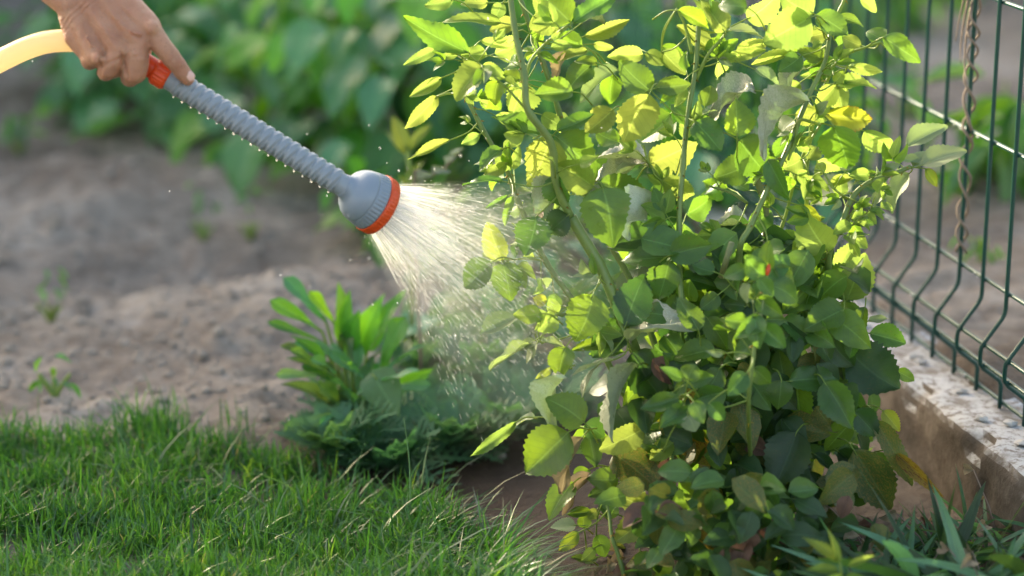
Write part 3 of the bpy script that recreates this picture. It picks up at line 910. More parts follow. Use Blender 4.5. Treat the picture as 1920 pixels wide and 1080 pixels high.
HERO = """
880 100 764 41 45 mid|822 88 760 121 20 young|940 43 826 33 28 young|965 45 920 50 30 young|900 77 960 88 18 young|905 125 845 178 52 young 1
828 146 770 180 22 young|820 180 761 238 28 young|935 150 925 194 36 mid|905 122 948 146 28 young|975 150 943 138 22 mid|985 155 962 214 62 young
1075 172 1006 174 40 mature 1|1022 250 925 226 36 mature 1|1032 256 998 350 76 young 1|1040 255 1125 318 58 mature 1|1045 245 1112 216 26 mature 1|1150 205 1098 250 46 young
1218 176 1172 262 68 young 1|1222 172 1163 118 52 mature 1|1150 138 1145 192 38 mid|1108 123 1068 162 46 mature|1160 133 1080 166 20 pale|1070 92 1038 157 16 dry
1120 118 1080 112 20 mid|1206 102 1142 106 30 young|1212 98 1242 122 26 young|1112 82 1150 92 16 young|1095 68 1178 40 24 young|1092 86 1042 74 28 mid
1070 42 1020 -6 62 mature 1|1075 42 1160 -10 38 mature 1|1092 42 1124 28 26 silver 1|1000 30 1040 62 36 young 1|1020 28 1003 -8 28 young|1012 98 1043 115 13 mid
1102 95 1038 110 24 young|850 0 800 8 22 young|915 5 868 5 26 young|942 5 925 37 26 young|1015 215 1057 240 28 young|845 262 770 300 18 young
900 252 868 270 20 young|940 280 900 309 28 mature|950 305 910 333 20 young|943 340 872 335 18 mature 1|953 367 911 391 12 mature|962 368 943 420 16 mature
965 365 998 352 12 pale|942 488 916 418 42 young 1|922 492 875 538 48 mature 1|942 492 957 557 56 mature 1|1006 405 987 478 62 mature 1|1031 410 1010 462 30 young
965 455 967 482 14 dark|1066 403 1028 434 48 dark 1|1113 350 1042 310 56 young 1|1130 352 1142 452 94 mature 1|1120 345 1220 358 46 mature|1214 303 1122 290 46 silver
1216 310 1108 336 26 silver|1062 350 1000 392 46 silver 1|1017 395 1010 412 26 dry|1217 308 1304 276 68 young|1240 338 1308 368 44 young|1250 350 1224 380 36 mature
1238 372 1254 428 62 dark|1235 370 1168 434 20 silver|1180 428 1192 468 44 dark|1266 440 1204 450 34 dark|1253 482 1166 484 44 mature 1|1255 480 1332 462 50 mature 1
1255 488 1234 562 60 mature 1|1275 522 1342 532 34 mature|1172 612 1208 518 68 dark 1|1178 640 1272 573 64 silver 1|1112 552 1082 636 76 mid 1|1016 588 964 592 32 young 1
970 595 904 627 26 pale 1|1042 590 1008 618 38 young 1|1045 588 1030 560 24 young|1025 565 1000 559 22 edge|1005 642 973 648 15 pale|1008 642 983 677 20 pale
993 645 923 692 13 pale|1010 640 1028 632 11 pale|1015 643 1058 638 9 pale|1062 650 1048 704 48 mid 1|1035 690 1005 709 14 young|1058 704 1006 778 48 silver 1
1095 792 1032 750 62 mid 1|1097 793 1132 818 42 dark|1192 688 1112 788 76 silver 1|1150 675 1072 692 36 silver 1 1|1116 690 1088 744 36 silver 1|1185 660 1242 746 76 dark
1172 635 1078 656 28 mid|1170 660 1108 665 18 mature|970 790 887 852 22 young|1005 782 963 791 14 pale|1066 810 988 884 86 mid 1|1092 820 1036 914 20 dry 1
1105 815 1116 872 38 dark|1208 803 1126 840 50 young 1|1210 800 1178 738 42 young|1265 790 1222 762 28 edge|1075 905 1028 964 44 mid|1105 880 1078 906 32 mid
1160 900 1104 898 42 mid|1110 890 1057 962 22 dry|1160 905 1108 931 30 mature|1225 955 1150 925 42 young 1|1222 958 1158 1018 52 young 1|1225 955 1288 987 46 mature 1
1262 945 1310 957 46 young|1235 940 1282 918 22 mature|1110 960 1064 963 18 mid|1120 955 1103 972 20 young|1160 965 1124 949 28 mature|1080 985 1035 991 26 pale
1095 990 1095 964 25 mid|1085 998 1051 1029 26 edge|1118 1003 1133 1042 30 mid|1115 1028 1091 1050 20 young|1120 1045 1098 1056 14 mid|1100 1050 1072 1045 14 mature
1090 1090 1084 1060 26 dry|1200 1033 1214 1092 50 spot|1225 852 1190 902 30 mature|1270 855 1244 873 19 young|1300 860 1270 892 34 young|1255 905 1226 916 32 spot
1150 850 1228 918 72 spot|1232 845 1200 829 28 mid|1305 830 1332 870 32 mid|1318 955 1384 960 42 mature|1340 980 1318 1022 24 dark|1347 552 1316 578 32 mature 1
1398 575 1362 564 28 mature 1|1402 530 1394 572 22 pale 2|1325 595 1362 650 40 mid 1|1341 655 1258 665 46 mid 1|1400 605 1362 600 30 mature 2|1415 590 1426 647 36 mature 2
1435 600 1470 600 28 mature 1|1465 600 1528 634 42 mature 1|1582 580 1514 606 54 mid 1|1520 615 1560 674 40 mature 1|1610 575 1586 634 36 dark|1622 575 1605 637 26 mid
1630 625 1694 646 36 mature|1628 602 1663 598 13 pale|1596 662 1682 726 92 dark|1600 630 1594 669 26 mature 1|1575 660 1581 710 32 dark|1680 695 1711 713 24 mid
1478 715 1567 712 46 mature 1|1470 715 1464 658 38 mid|1455 715 1440 680 22 mid|1465 712 1459 765 48 mature 1|1495 715 1506 792 54 mid|1545 715 1596 799 58 mature 1
1385 640 1401 697 34 mid|1280 710 1238 690 22 mature 2|1282 715 1268 742 20 mature 2|1283 722 1337 708 26 mature 2|1290 712 1304 684 36 mature 2|1275 745 1206 767 32 mature 2
1281 750 1265 782 20 mature 2|1300 752 1317 792 30 mature 2|1330 755 1357 787 30 mature 2|1290 778 1302 808 36 pale 2|1340 788 1392 800 26 young 1|1600 770 1638 814 48 dark
1640 785 1702 902 40 spot|1655 770 1686 806 28 edge|1495 808 1453 912 78 dark 1|1600 842 1672 965 74 spot|1680 850 1766 927 26 rust|1525 850 1573 891 22 dark
1575 893 1635 926 36 dark|1570 845 1602 872 34 dark|1575 915 1592 962 36 pale|1560 900 1533 952 38 dark|1575 975 1518 992 38 spot|1440 908 1477 948 38 mature
1340 838 1378 908 54 mid|1390 880 1435 930 44 dark|1430 945 1458 968 36 mature|1430 985 1466 975 30 dark|1480 985 1512 1008 42 brown|1500 1020 1537 1054 48 brown
1470 1005 1448 1025 32 brown|1372 1008 1306 1076 82 spot|1240 95 1282 138 38 young|1240 85 1289 124 26 mid|1270 20 1334 46 28 mid 1|1333 92 1272 50 32 young
1358 60 1322 -4 52 young 1|1402 15 1346 8 42 mature 2|1400 35 1464 -4 46 young|1380 95 1442 75 24 young|1360 112 1432 95 22 young|1335 92 1374 103 16 young
1520 32 1438 78 72 young 1|1525 25 1466 -8 62 young 1|1530 28 1587 64 44 mature 1|1365 58 1430 58 20 pale|1430 77 1504 86 28 mid|1545 110 1498 94 30 mid
1488 98 1413 122 18 young|1502 105 1463 132 36 mature|1552 60 1508 72 30 young|1572 30 1617 47 20 mature|1616 86 1577 71 26 young|1657 76 1628 54 36 mid
1655 70 1724 105 36 mature 1|1598 125 1652 135 22 young|1570 158 1634 154 30 young|1572 162 1582 208 38 young|1568 160 1528 200 38 young|1565 155 1579 134 20 mid
1545 213 1634 226 42 edge|1562 235 1588 324 74 mid 1|1620 245 1670 287 32 young|1516 184 1408 246 48 silver 1|1490 215 1542 222 36 young|1416 170 1326 194 38 silver
1382 256 1386 188 62 mid 1|1303 228 1348 284 54 mature 1|1385 262 1442 320 70 mature 1|1440 300 1472 367 38 mature 1|1322 200 1331 158 32 mid|1230 165 1292 154 32 mature 1
1258 213 1208 264 62 mid|1290 232 1260 194 30 mature|1285 262 1291 208 28 young|1415 130 1464 156 24 pale|1512 130 1460 162 26 silver|1455 165 1430 180 14 young
1490 225 1464 252 30 pale|1402 308 1342 332 52 mature|1504 298 1470 314 38 young|1515 300 1532 272 36 young|1545 325 1529 308 24 young|1555 345 1601 330 18 young
1645 325 1598 322 10 mature|1630 330 1602 340 11 mid|1668 290 1634 270 16 young|1728 310 1807 280 34 pale|1712 312 1752 284 24 pale|1690 300 1737 313 14 pale
1735 316 1759 346 18 edge|1705 325 1659 387 30 pale|1640 385 1666 350 18 pale|1700 278 1764 224 24 pale|1600 345 1520 382 46 pale -2|1500 385 1541 413 18 edge
1552 472 1508 408 68 young|1547 492 1518 444 46 mid|1588 562 1624 478 62 young|1558 546 1614 508 72 mature|1590 436 1609 462 18 mature|1600 422 1642 414 12 dark
1402 425 1328 430 42 silver|1490 480 1537 517 36 mid|1440 470 1410 500 30 mature 1|1450 500 1490 530 28 mature 2|1400 500 1360 520 30 mature 2|1420 520 1450 555 28 mature 2
1380 470 1340 490 36 dark|1500 560 1535 580 30 mid|1345 450 1310 470 30 dark|1340 600 1310 640 40 dark|1570 640 1540 620 34 mature|1620 700 1650 720 30 dark
1540 740 1500 760 30 dark|1400 560 1385 600 26 mature 1|1240 600 1290 640 46 dark|1230 570 1270 600 36 dark|1180 560 1165 590 26 mature|1340 510 1300 500 30 mature 1
1432 520 1395 480 40 mature 2|1436 525 1475 475 42 mature 2|1440 540 1400 560 36 mature 2|1445 535 1500 560 40 mature 2|1430 600 1385 625 34 mature 2|1428 610 1470 650 38 mature 2
1420 560 1460 590 34 mid 2|1418 640 1375 670 34 mature 2|1438 505 1442 455 30 mid 2|1412 690 1445 720 34 mature 2|1290 770 1240 800 34 mature 2|1265 800 1300 760 30 mature 2
1262 830 1220 860 34 young 1|1262 870 1300 900 32 mature 1|1400 700 1365 740 36 mature 2|1350 690 1320 740 40 mature 1|1345 740 1380 780 40 mature 1|1310 620 1280 560 40 mature 1
"""
hero = []
for line in HERO.strip().splitlines():
    for tok in line.split('|'):
        f = tok.split()
        hero.append((float(f[0]), float(f[1]), float(f[2]), float(f[3]), float(f[4]), f[5], int(f[6]) if len(f) > 6 else 0))

VIEW = Vector((0, -cp, sp)).normalized()       # from the bush towards the camera
stalks = MB()
rl = random.Random(21)
nleaf = 0
extra = MB()
bases = []
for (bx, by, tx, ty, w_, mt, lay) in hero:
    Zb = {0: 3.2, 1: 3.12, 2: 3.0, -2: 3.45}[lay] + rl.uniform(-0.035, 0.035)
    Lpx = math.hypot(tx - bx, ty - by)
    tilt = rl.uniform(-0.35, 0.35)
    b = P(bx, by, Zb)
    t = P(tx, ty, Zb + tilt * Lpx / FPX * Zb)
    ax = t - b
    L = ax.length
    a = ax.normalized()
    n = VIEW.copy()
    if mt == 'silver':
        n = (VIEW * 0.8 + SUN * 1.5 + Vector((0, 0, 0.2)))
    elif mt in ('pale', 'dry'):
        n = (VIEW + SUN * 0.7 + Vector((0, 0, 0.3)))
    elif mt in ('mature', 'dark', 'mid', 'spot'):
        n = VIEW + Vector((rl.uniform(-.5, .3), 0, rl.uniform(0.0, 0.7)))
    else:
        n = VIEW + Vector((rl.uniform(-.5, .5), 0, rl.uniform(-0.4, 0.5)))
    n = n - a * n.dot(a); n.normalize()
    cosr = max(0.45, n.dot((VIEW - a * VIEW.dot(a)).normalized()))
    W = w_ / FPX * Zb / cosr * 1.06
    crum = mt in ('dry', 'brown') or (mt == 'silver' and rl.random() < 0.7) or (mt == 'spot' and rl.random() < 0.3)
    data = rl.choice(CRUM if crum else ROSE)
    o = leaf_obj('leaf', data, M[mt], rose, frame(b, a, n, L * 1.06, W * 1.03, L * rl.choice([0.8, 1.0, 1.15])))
    nleaf += 1
    bases.append((b, a, mt))
    # stalk to the nearest cane
    dv = cane_arr - np.array(b)
    d = np.linalg.norm(dv, axis=1) + 1e-6
    cost = d * (1 + 0.75 * (dv @ np.array(a)) / d)
    j = int(np.argmin(cost))
    q = Vector(cane_arr[j])
    if d[j] < 0.085:
        midp = (b + q) / 2 - a * 0.12 * d[j] + Vector((0, 0, -0.1 * d[j]))
        pts = [Vector(x) for x in spline([tuple(q), tuple(midp), tuple(b), tuple(b + a * L * 0.1)], 4)]
    else:
        dn = (-a + Vector((rl.uniform(-.4, .4), 0.6, -0.5))).normalized()
        pts = [Vector(x) for x in spline([tuple(b + dn * 0.034 + Vector((0, 0.01, -0.012))), tuple(b + dn * 0.016), tuple(b), tuple(b + a * L * 0.1)], 4)]
    stalks.tube(pts, [0.0012 - 0.0005 * i / len(pts) for i in range(len(pts))], 5, m=0)
print('hero leaves', nleaf)

# inner and hidden foliage joined (beyond the individual leaves)
def join_blades(mb_, data, M4, m=0):
    nv = len(data.vertices)
    co = np.empty(nv * 3); data.vertices.foreach_get('co', co); co = co.reshape(-1, 3)
    A = np.array(M4)
    w4 = co @ A[:3, :3].T + A[:3, 3]
    key = data.name
    if key not in _cache:
        F = [tuple(p.vertices) for p in data.polygons]
        uv = np.zeros((nv, 2))
        for l, u in zip(data.loops, data.uv_layers[0].data): uv[l.vertex_index] = u.uv
        _cache[key] = (F, uv)
    F, uv = _cache[key]
    mb_.add(w4, F, uv, m)


_cache = {}
SMALL = [blade_mesh('small_leaf', 'rose', 8, 4, fold=rr.uniform(0.1, 0.5), curl=rr.uniform(0.0, 0.4), wave=0.03, twist=rr.uniform(-.5, .5), seed=200 + k, serr=0.05) for k in range(6)]
inner = MB()
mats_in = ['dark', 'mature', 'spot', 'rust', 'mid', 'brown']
for i in range(1500):
    u = rl.random()
    # region of the dense lower bush
    px = rl.triangular(1080, 1660, 1400)
    py = rl.uniform(430, 1110) if i < 1250 else rl.uniform(900, 1120)
    lo = 1135 + 0.10 * abs(py - 800) + (60 if rl.random() < 0.5 else 0); hi = 1660
    if py < 560: lo, hi = 1190, 1600
    if not lo < px < hi: continue
    Zc = rl.uniform(3.13, 3.42) if py < 880 else rl.uniform(2.97, 3.3)
    b = P(px, py, Zc)
    if b.z < 0.006: continue
    # clumps leave gaps
    if noise.noise(b * 9) < -0.22: continue
    a = Vector((rl.uniform(-1, 1), rl.uniform(-.8, .6), rl.uniform(-1.1, .3))).normalized()
    n = Vector((rl.uniform(-.5, .5), -0.6, rl.uniform(0.2, 1)))
    L = rl.uniform(0.036, 0.068) if py < 900 else rl.uniform(0.026, 0.052)
    k = rl.choices(range(6), [46, 28, 11, 1, 13, 1])[0]  # mostly dark leaves: deepens the bush's inner shade by colour
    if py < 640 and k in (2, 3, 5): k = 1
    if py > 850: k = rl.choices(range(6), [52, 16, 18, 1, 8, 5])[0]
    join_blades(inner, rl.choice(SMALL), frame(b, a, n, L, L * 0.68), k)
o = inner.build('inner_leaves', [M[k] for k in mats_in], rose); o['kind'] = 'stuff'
# fuller leaves set behind the front ones in the upper bush
back = MB()
for i in range(60):
    c = cane_pts[rl.randrange(len(cane_pts))][0]
    if c.z < 0.22: continue
    a = Vector((rl.uniform(-1, 1), rl.uniform(-.2, .9), rl.uniform(-.9, .5))).normalized()
    b = c + a * rl.uniform(0.012, 0.05) + Vector((0, rl.uniform(0.0, 0.10), 0))
    stalks.tube([c, (c + b) / 2 + Vector((0, 0, .004)), b], [0.0011, 0.0009, 0.0007], 5)
    L = rl.uniform(0.030, 0.050)
    join_blades(back, rl.choice(ROSE), frame(b, a, VIEW + Vector((rl.uniform(-.8, .8), 0, rl.uniform(-.3, .9))), L, L * rl.uniform(0.6, 0.78)), rl.choices([0, 1, 2], [4, 4, 4])[0])
o = back.build('back_leaves', [M['young'], M['mid'], M['mature']], rose); o['kind'] = 'stuff'
# small tender leaflets and shoot tips in the upper bush
tips = MB()
for i in range(130):
    j = rl.randrange(len(cane_pts))
    c = cane_pts[j][0]
    if c.z < 0.26: continue
    a = Vector((rl.uniform(-1, 1), rl.uniform(-.7, .7), rl.uniform(-.4, .9))).normalized()
    st = rl.uniform(0.01, 0.055)
    b = c + a * st
    stalks.tube([c, c + a * st * 0.5 + Vector((0, 0, .003)), b], [0.001, 0.0008, 0.0005], 5)
    L = rl.uniform(0.014, 0.034)
    for s_ in ((0,), (-1, 0, 1))[rl.random() < 0.6]:
        aa = (a + (a.cross(VIEW)) * 0.8 * s_).normalized()
        join_blades(tips, rl.choice(SMALL), frame(b - a * (0.004 if s_ else 0), aa, VIEW + Vector((rl.uniform(-1, 1), rl.uniform(-.4, .4), rl.uniform(-.3, 1))), L, L * rl.uniform(0.4, 0.62)), rl.choices([0, 1, 2], [6, 3, 1])[0])
o = tips.build('small_leaves', [M['young'], M['mid'], M['pale']], rose); o['kind'] = 'stuff'
o = stalks.build('leaf_stalks', [M['cane_young']], rose); o['kind'] = 'stuff'
# one orange bud and a cut stub
mb = MB(); mb.ball(P(1440, 506, 2.99), 0.0045, 8, 7, (0.7, 0.7, 1.7), P(1442, 495, 2.99) - P(1437, 520, 2.99))
mb.build('bud', M['orange'], rose)
mb = MB(); mb.tube([P(1368, 470, 3.1), P(1372, 455, 3.1), P(1352, 520, 3.12)][1:], [0.0042, 0.0042], 10)
mb.build('cut_stub', M['cane_old'], rose)

# ------------------------------------------------------------------ watering wand
HZ = 3.04
A0 = P(286, 128, HZ); A1 = P(652, 353, HZ + 0.01)
ad = (A1 - A0).normalized()
wand = empty('watering_wand', A0, 'grey ribbed watering wand with orange collar and round spray head, held over the bed', 'watering wand')


def frame_of(t):
    a = (Vector((0, 0, 1)) - t * t.z).normalized()
    return a, t.cross(a)


def revolve(mb_, origin, t, prof, k=48, ribs=None, m=0):
    """prof: list of (distance along, radius); ribs(i,theta)->delta r"""
    a, b = frame_of(t)
    V, F = [], []
    for i, (d, r) in enumerate(prof):
        for j in range(k):
            th = 2 * math.pi * j / k
            rr_ = r + (ribs(d, th) if ribs else 0)
            V.append(tuple(origin + t * d + (a * math.cos(th) + b * math.sin(th)) * rr_))
    n = len(prof)
    for i in range(n - 1):
        for j in range(k):
            F.append((i * k + j, (i + 1) * k + j, (i + 1) * k + (j + 1) % k, i * k + (j + 1) % k))
    F.append(tuple(range(k))); F.append(tuple((n - 1) * k + j for j in range(k))[::-1])
    mb_.add(V, F, None, m)


RT = 0.0150
Lt = (A1 - A0).length
g0 = 0.022
# ribbed grip: rings with a slanting crest
pitch = 0.0127
nrib = int((Lt - g0 - 0.018) / pitch)


def rib(d, th):
    ph = (d - g0 - 0.012) / pitch + 0.16 * math.sin(th * 1.0 + 0.6)
    if d < g0 + 0.012 or d > g0 + 0.012 + nrib * pitch: return -0.0008
    f = ph % 1.0
    r = 0.0026 * max(0, math.sin(math.pi * f)) ** 0.8 - 0.0014
    # fine ridge groove running obliquely over each swell
    r += 0.0005 * math.sin(2 * math.pi * (ph * 2) + 5 * th)
    return r


ds = np.linspace(g0, Lt, 380)
mb = MB()
revolve(mb, A0, ad, [(d, RT) for d in ds], 40, rib)
mb.build('ribbed_grip', M['grey'], wand)
# collar: smooth barrel then knurled nut
mb = MB()
revolve(mb, A0, ad, [(-0.055, 0.010), (-0.054, 0.0125), (-0.018, 0.0128), (-0.012, 0.0135), (0.002, 0.0136), (0.004, 0.0135)], 48)
mb.build('connector', M['orange'], wand)
mb = MB()
revolve(mb, A0, ad, [(0.003, 0.0146), (0.0045, 0.0168), (0.008, 0.0172), (0.020, 0.0172), (0.0225, 0.0166), (0.0245, 0.0150)], 96,
        lambda d, th: (0.0007 * (1 if math.sin(th * 22) > 0 else -1) if 0.006 < d < 0.0215 else 0))
mb.build('knurled_nut', M['orange'], wand)
# head
hd = (P(713, 388, HZ + 0.036) - P(655, 355, HZ + 0.01)).normalized()
H0 = P(646, 349, HZ + 0.01)
mb = MB()
hp = [(-0.004, 0.0145), (0.0, 0.0152), (0.004, 0.0165), (0.0075, 0.021), (0.011, 0.0262), (0.016, 0.0305), (0.022, 0.0334), (0.028, 0.0350), (0.0295, 0.0352)]
revolve(mb, H0, hd, hp, 64)
mb.build('spray_head', M['grey2'], wand)
mb = MB()
revolve(mb, H0, hd, [(0.0295, 0.0350), (0.031, 0.0356), (0.036, 0.0366), (0.043, 0.0378), (0.0455, 0.0380), (0.046, 0.037)], 240,
        lambda d, th: (-0.0014 if (math.sin(th * 40) > 0.2 and 0.0315 < d < 0.0445) else 0))
mb.build('fluted_skirt', M['grey2'], wand)
mb = MB()
revolve(mb, H0, hd, [(0.0462, 0.0372), (0.0470, 0.0390), (0.0500, 0.0394), (0.0575, 0.0392), (0.0600, 0.0382), (0.0605, 0.0350), (0.0590, 0.0345)], 200,
        lambda d, th: (-0.0009 if (math.sin(th * 50) > 0.0 and 0.0485 < d < 0.0590) else 0))
mb.build('orange_ring', M['orange'], wand)
mb = MB()
revolve(mb, H0, hd, [(0.0560, 0.0343), (0.0585, 0.0343), (0.0600, 0.030), (0.0605, 0.01)], 48)
mb.build('sprinkler_face', M['plate'], wand)
FACE = H0 + hd * 0.0608
# water beads hanging in a row along the underside
for i in range(nrib):
    d = g0 + 0.012 + (i + 0.5) * pitch
    if i % 12 == 7 and i > 12: continue
    a, b = frame_of(ad)
    down = (Vector((0, 0, -1)) - ad * (-ad.z)).normalized()
    p = A0 + ad * d + down * (RT + 0.0026)
    mb = MB(); mb.ball(p, rl.uniform(0.0009, 0.0015), 8, 6, (1, 1, 1.25), (0, 0, 1))
    mb.build('water_drop', M['drop'], wand)

# ------------------------------------------------------------------ hose
hp = spline([(-330, 460, 3.26), (-150, 235, 3.20), (-40, 140, 3.16), (20, 104, 3.14), (75, 82, 3.125), (125, 76, 3.11), (170, 80, 3.105), (215, 92, 3.10), (246, 104, 3.10), (266, 116, 3.10)], 8)
mb = MB()
wp = [P(q[0], q[1], q[2] + HZ - 3.10) for q in hp]
wp[-1] = A0 - ad * 0.024; wp[-2] = A0 - ad * 0.030; wp[-3] = A0 - ad * 0.036
hw = []
# the tail runs down to the ground and away
tail = [tuple(wp[0] + Vector(v)) for v in ((-0.9, 0.5, -0.28 + 0), (-0.55, 0.28, -0.22), (-0.25, 0.12, -0.12))]
tail = [(p[0], p[1], max(0.03, p[2])) for p in tail]
wp = [Vector(q) for q in spline([tuple((tail[0][0] - 0.8, tail[0][1] + 0.3, 0.03))] + tail + [tuple(wp[0])], 8)][:-1] + wp
mb.tube(wp, 0.0143, 20)
tag(mb.build('garden_hose', M['hose']), 'amber translucent garden hose curving in from the left to the hand', 'hose')

# ------------------------------------------------------------------ person: forearm and hand as one skin
def capsule_chain(mb_, pts, k=16):
    """tapered capsules between successive (point, radius)"""
    for (p, r) in pts: mb_.ball(p, r, 18, 12)
    for (p, r), (q, s) in zip(pts, pts[1:]):
        n = 8
        mb_.tube([p.lerp(q, i / n) for i in range(n + 1)], [r + (s - r) * i / n for i in range(n + 1)], k)


hb = MB()
mm = 0.001


def PH(x, y, Z): return P(x, y, Z + HZ - 3.10)


def ball_(x, y, Z, r): hb.ball(PH(x, y, Z), r * mm, 18, 12)


def chain_(*pts): capsule_chain(hb, [(PH(x, y, Z), r * mm) for x, y, Z, r in pts])


# forearm, two bones wide
chain_((138, 8, 3.088, 22), (104, -24, 3.094, 24), (50, -78, 3.105, 28), (-70, -190, 3.13, 36), (-190, -300, 3.16, 42))
chain_((182, -22, 3.084, 22), (150, -52, 3.09, 24), (95, -108, 3.10, 28), (-30, -230, 3.13, 36))
# back of the hand: four metacarpals and the edge of the palm
MC = {'index': (277, 50, 3.066, 17.0), 'middle': (258, 76, 3.062, 15.5), 'ring': (226, 93, 3.062, 15.0), 'little': (180, 104, 3.068, 14.5)}
W4 = {'index': (212, -14, 3.085, 21), 'middle': (192, -6, 3.082, 21), 'ring': (168, 6, 3.084, 21), 'little': (142, 16, 3.088, 21)}
for f in MC:
    a4, b4 = W4[f], MC[f]
    chain_(a4, tuple((a4[k] + b4[k]) / 2 + (0, 0, 0.002, 0)[k] for k in range(4)), b4)
chain_((134, 28, 3.09, 17), (146, 66, 3.088, 18), (166, 98, 3.082, 14.5))
chain_((225, 10, 3.09, 20), (262, 44, 3.078, 17))
ball_(200, 55, 3.080, 22)
for x_, y_, r_ in ((262, 84, 8.0), (228, 97, 8.0), (183, 110, 8.0), (284, 52, 10)): ball_(x_, y_, 3.0545, r_)     # knuckles
# index finger lies out along the wand
chain_((278, 54, 3.066, 16.5), (292, 72, 3.066, 14.0), (308, 92, 3.066, 12.8), (321, 108, 3.067, 12.4), (334, 124, 3.070, 10.9), (343, 136, 3.074, 10.4), (349, 143, 3.077, 9.8), (352, 147, 3.079, 9.2))
# three fingers closed round the connector
chain_((259, 82, 3.062, 14.5), (256, 108, 3.060, 13.5), (250, 137, 3.066, 13.6), (244, 146, 3.084, 12.0), (246, 140, 3.112, 11), (256, 116, 3.126, 9))
chain_((262, 90, 3.066, 12.0), (263, 118, 3.068, 11.5), (258, 140, 3.074, 11))
chain_((225, 97, 3.062, 14), (215, 114, 3.062, 12.6), (204, 130, 3.068, 12.6), (198, 136, 3.086, 11.2), (204, 130, 3.112, 10), (216, 106, 3.124, 8.6))
chain_((218, 118, 3.070, 11), (212, 132, 3.076, 10.5))
chain_((180, 104, 3.068, 13), (166, 113, 3.076, 10.5), (168, 118, 3.092, 9.6), (180, 112, 3.114, 8.6), (190, 95, 3.122, 7.4))
# thumb on the far side
chain_((205, 0, 3.10, 17), (232, 38, 3.125, 14), (256, 70, 3.136, 11), (268, 88, 3.134, 9), (274, 96, 3.130, 7.5))
# tendons on the back
for f in ('index', 'middle', 'ring'):
    p, q = PH(*W4[f][:3]), PH(*MC[f][:3])
    pts = [p.lerp(q, t) + Vector((0, -(0.0205 * (1 - t) + 0.0145 * t), 0.001)) for t in (0.25, 0.5, 0.75, 0.95)]
    hb.tube(pts, [2.4 * mm, 3.0 * mm, 3.2 * mm, 3.0 * mm], 8)
for vp in (((168, 40, 3.046), (196, 62, 3.043), (222, 74, 3.042), (240, 84, 3.044)), ((205, 20, 3.050), (224, 44, 3.045), (246, 60, 3.044), (268, 66, 3.046)), ((150, 34, 3.060), (160, 66, 3.056), (172, 88, 3.053))):
    hb.tube([PH(*q) for q in spline(vp, 4)], 1.5 * mm, 6)
tmp = hb.mesh('person', [M['skin']])
person = link('person', tmp)
md = person.modifiers.new('r', 'REMESH'); md.mode = 'VOXEL'; md.voxel_size = 0.0017; md.use_smooth_shade = True
md = person.modifiers.new('s', 'SMOOTH'); md.factor = 0.5; md.iterations = 9
tex = bpy.data.textures.new('skin_relief', 'CLOUDS'); tex.noise_scale = 0.012; tex.noise_depth = 3
md = person.modifiers.new('d', 'DISPLACE'); md.texture = tex; md.strength = 0.0014; md.mid_level = 0.5; md.texture_coords = 'GLOBAL'
dg = bpy.context.evaluated_depsgraph_get()
me = bpy.data.meshes.new_from_object(person.evaluated_get(dg))
person.modifiers.clear()
person.data = me
if not me.materials: me.materials.append(M['skin'])
me.materials[0] = M['skin']
me.polygons.foreach_set('use_smooth', np.ones(len(me.polygons), dtype=bool))
# creases at the finger joints and wrist
co = np.empty(len(me.vertices) * 3); me.vertices.foreach_get('co', co); co = co.reshape(-1, 3)
no = np.empty(len(me.vertices) * 3); me.vertices.foreach_get('normal', no); no = no.reshape(-1, 3)


def crease(c, axis, width, depth, reach):
    c = np.array(c); a = np.array(axis.normalized())
    d = co - c
    t = d @ a
    near = np.exp(-(np.linalg.norm(d, axis=1) / reach) ** 4)
    co[:] -= no * (depth * np.exp(-(t / width) ** 2) * near)[:, None]


ia = PH(343, 136, 3.074) - PH(321, 108, 3.067)
for k in (-0.0030, 0.0, 0.0032): crease(PH(321, 107, 3.0545) + ia.normalized() * k, ia, 0.0011, 0.0009, 0.011)
for k in (-0.0018, 0.0016): crease(PH(340, 131, 3.063) + ia.normalized() * k, ia, 0.0010, 0.0008, 0.009)
wa = PH(170, 40, 3.08) - PH(140, 0, 3.09)
for k, dp in ((-0.005, 0.0009), (0.001, 0.0017), (0.007, 0.0010)): crease(PH(150, 14, 3.066) + wa.normalized() * k, wa, 0.0014, dp, 0.036)
crease(PH(232, 122, 3.052), PH(250, 120, 3.055) - PH(220, 126, 3.055), 0.0022, 0.0042, 0.020)
crease(PH(188, 124, 3.056), PH(205, 124, 3.06) - PH(176, 118, 3.06), 0.0022, 0.0034, 0.016)
crease(PH(218, 112, 3.048), PH(222, 122, 3.05) - PH(214, 100, 3.05), 0.0020, 0.0016, 0.018)
crease(PH(250, 108, 3.046), PH(254, 120, 3.05) - PH(248, 96, 3.05), 0.0020, 0.0013, 0.014)
me.vertices.foreach_set('co', co.ravel()); me.update()
tag(person, 'bare hand and wrist of a person gripping the orange hose fitting', 'person')
# fingernail on the index tip
mb = MB()
na = (PH(352, 147, 3.079) - PH(343, 136, 3.074)).normalized()
nc = PH(351, 143, 3.077)
nn = (VIEW + Vector((0.45, 0, 0.35))); nn = (nn - na * nn.dot(na)).normalized()
ns_ = nn.cross(na)
V, F = [], []
for i in range(9):
    u = -1 + 2 * i / 8
    wdt = 0.0052 * math.sqrt(max(0.0, 1 - abs(u) ** 3.2)) + 0.0006
    for j in range(7):
        v = -1 + 2 * j / 6
        p = nc + na * (u * 0.0068) + ns_ * (v * wdt) + nn * (0.0092 - 0.0016 * v * v - 0.0006 * u * u)
        V.append(tuple(p))
for i in range(8):
    for j in range(6): F.append((i * 7 + j, (i + 1) * 7 + j, (i + 1) * 7 + j + 1, i * 7 + j + 1))
mb.add(V, F)
o = mb.build('fingernail', M['nail']); o.parent = person

# ------------------------------------------------------------------ water spray
wt = MB()
rw = random.Random(5)
ha, hb_ = frame_of(hd)


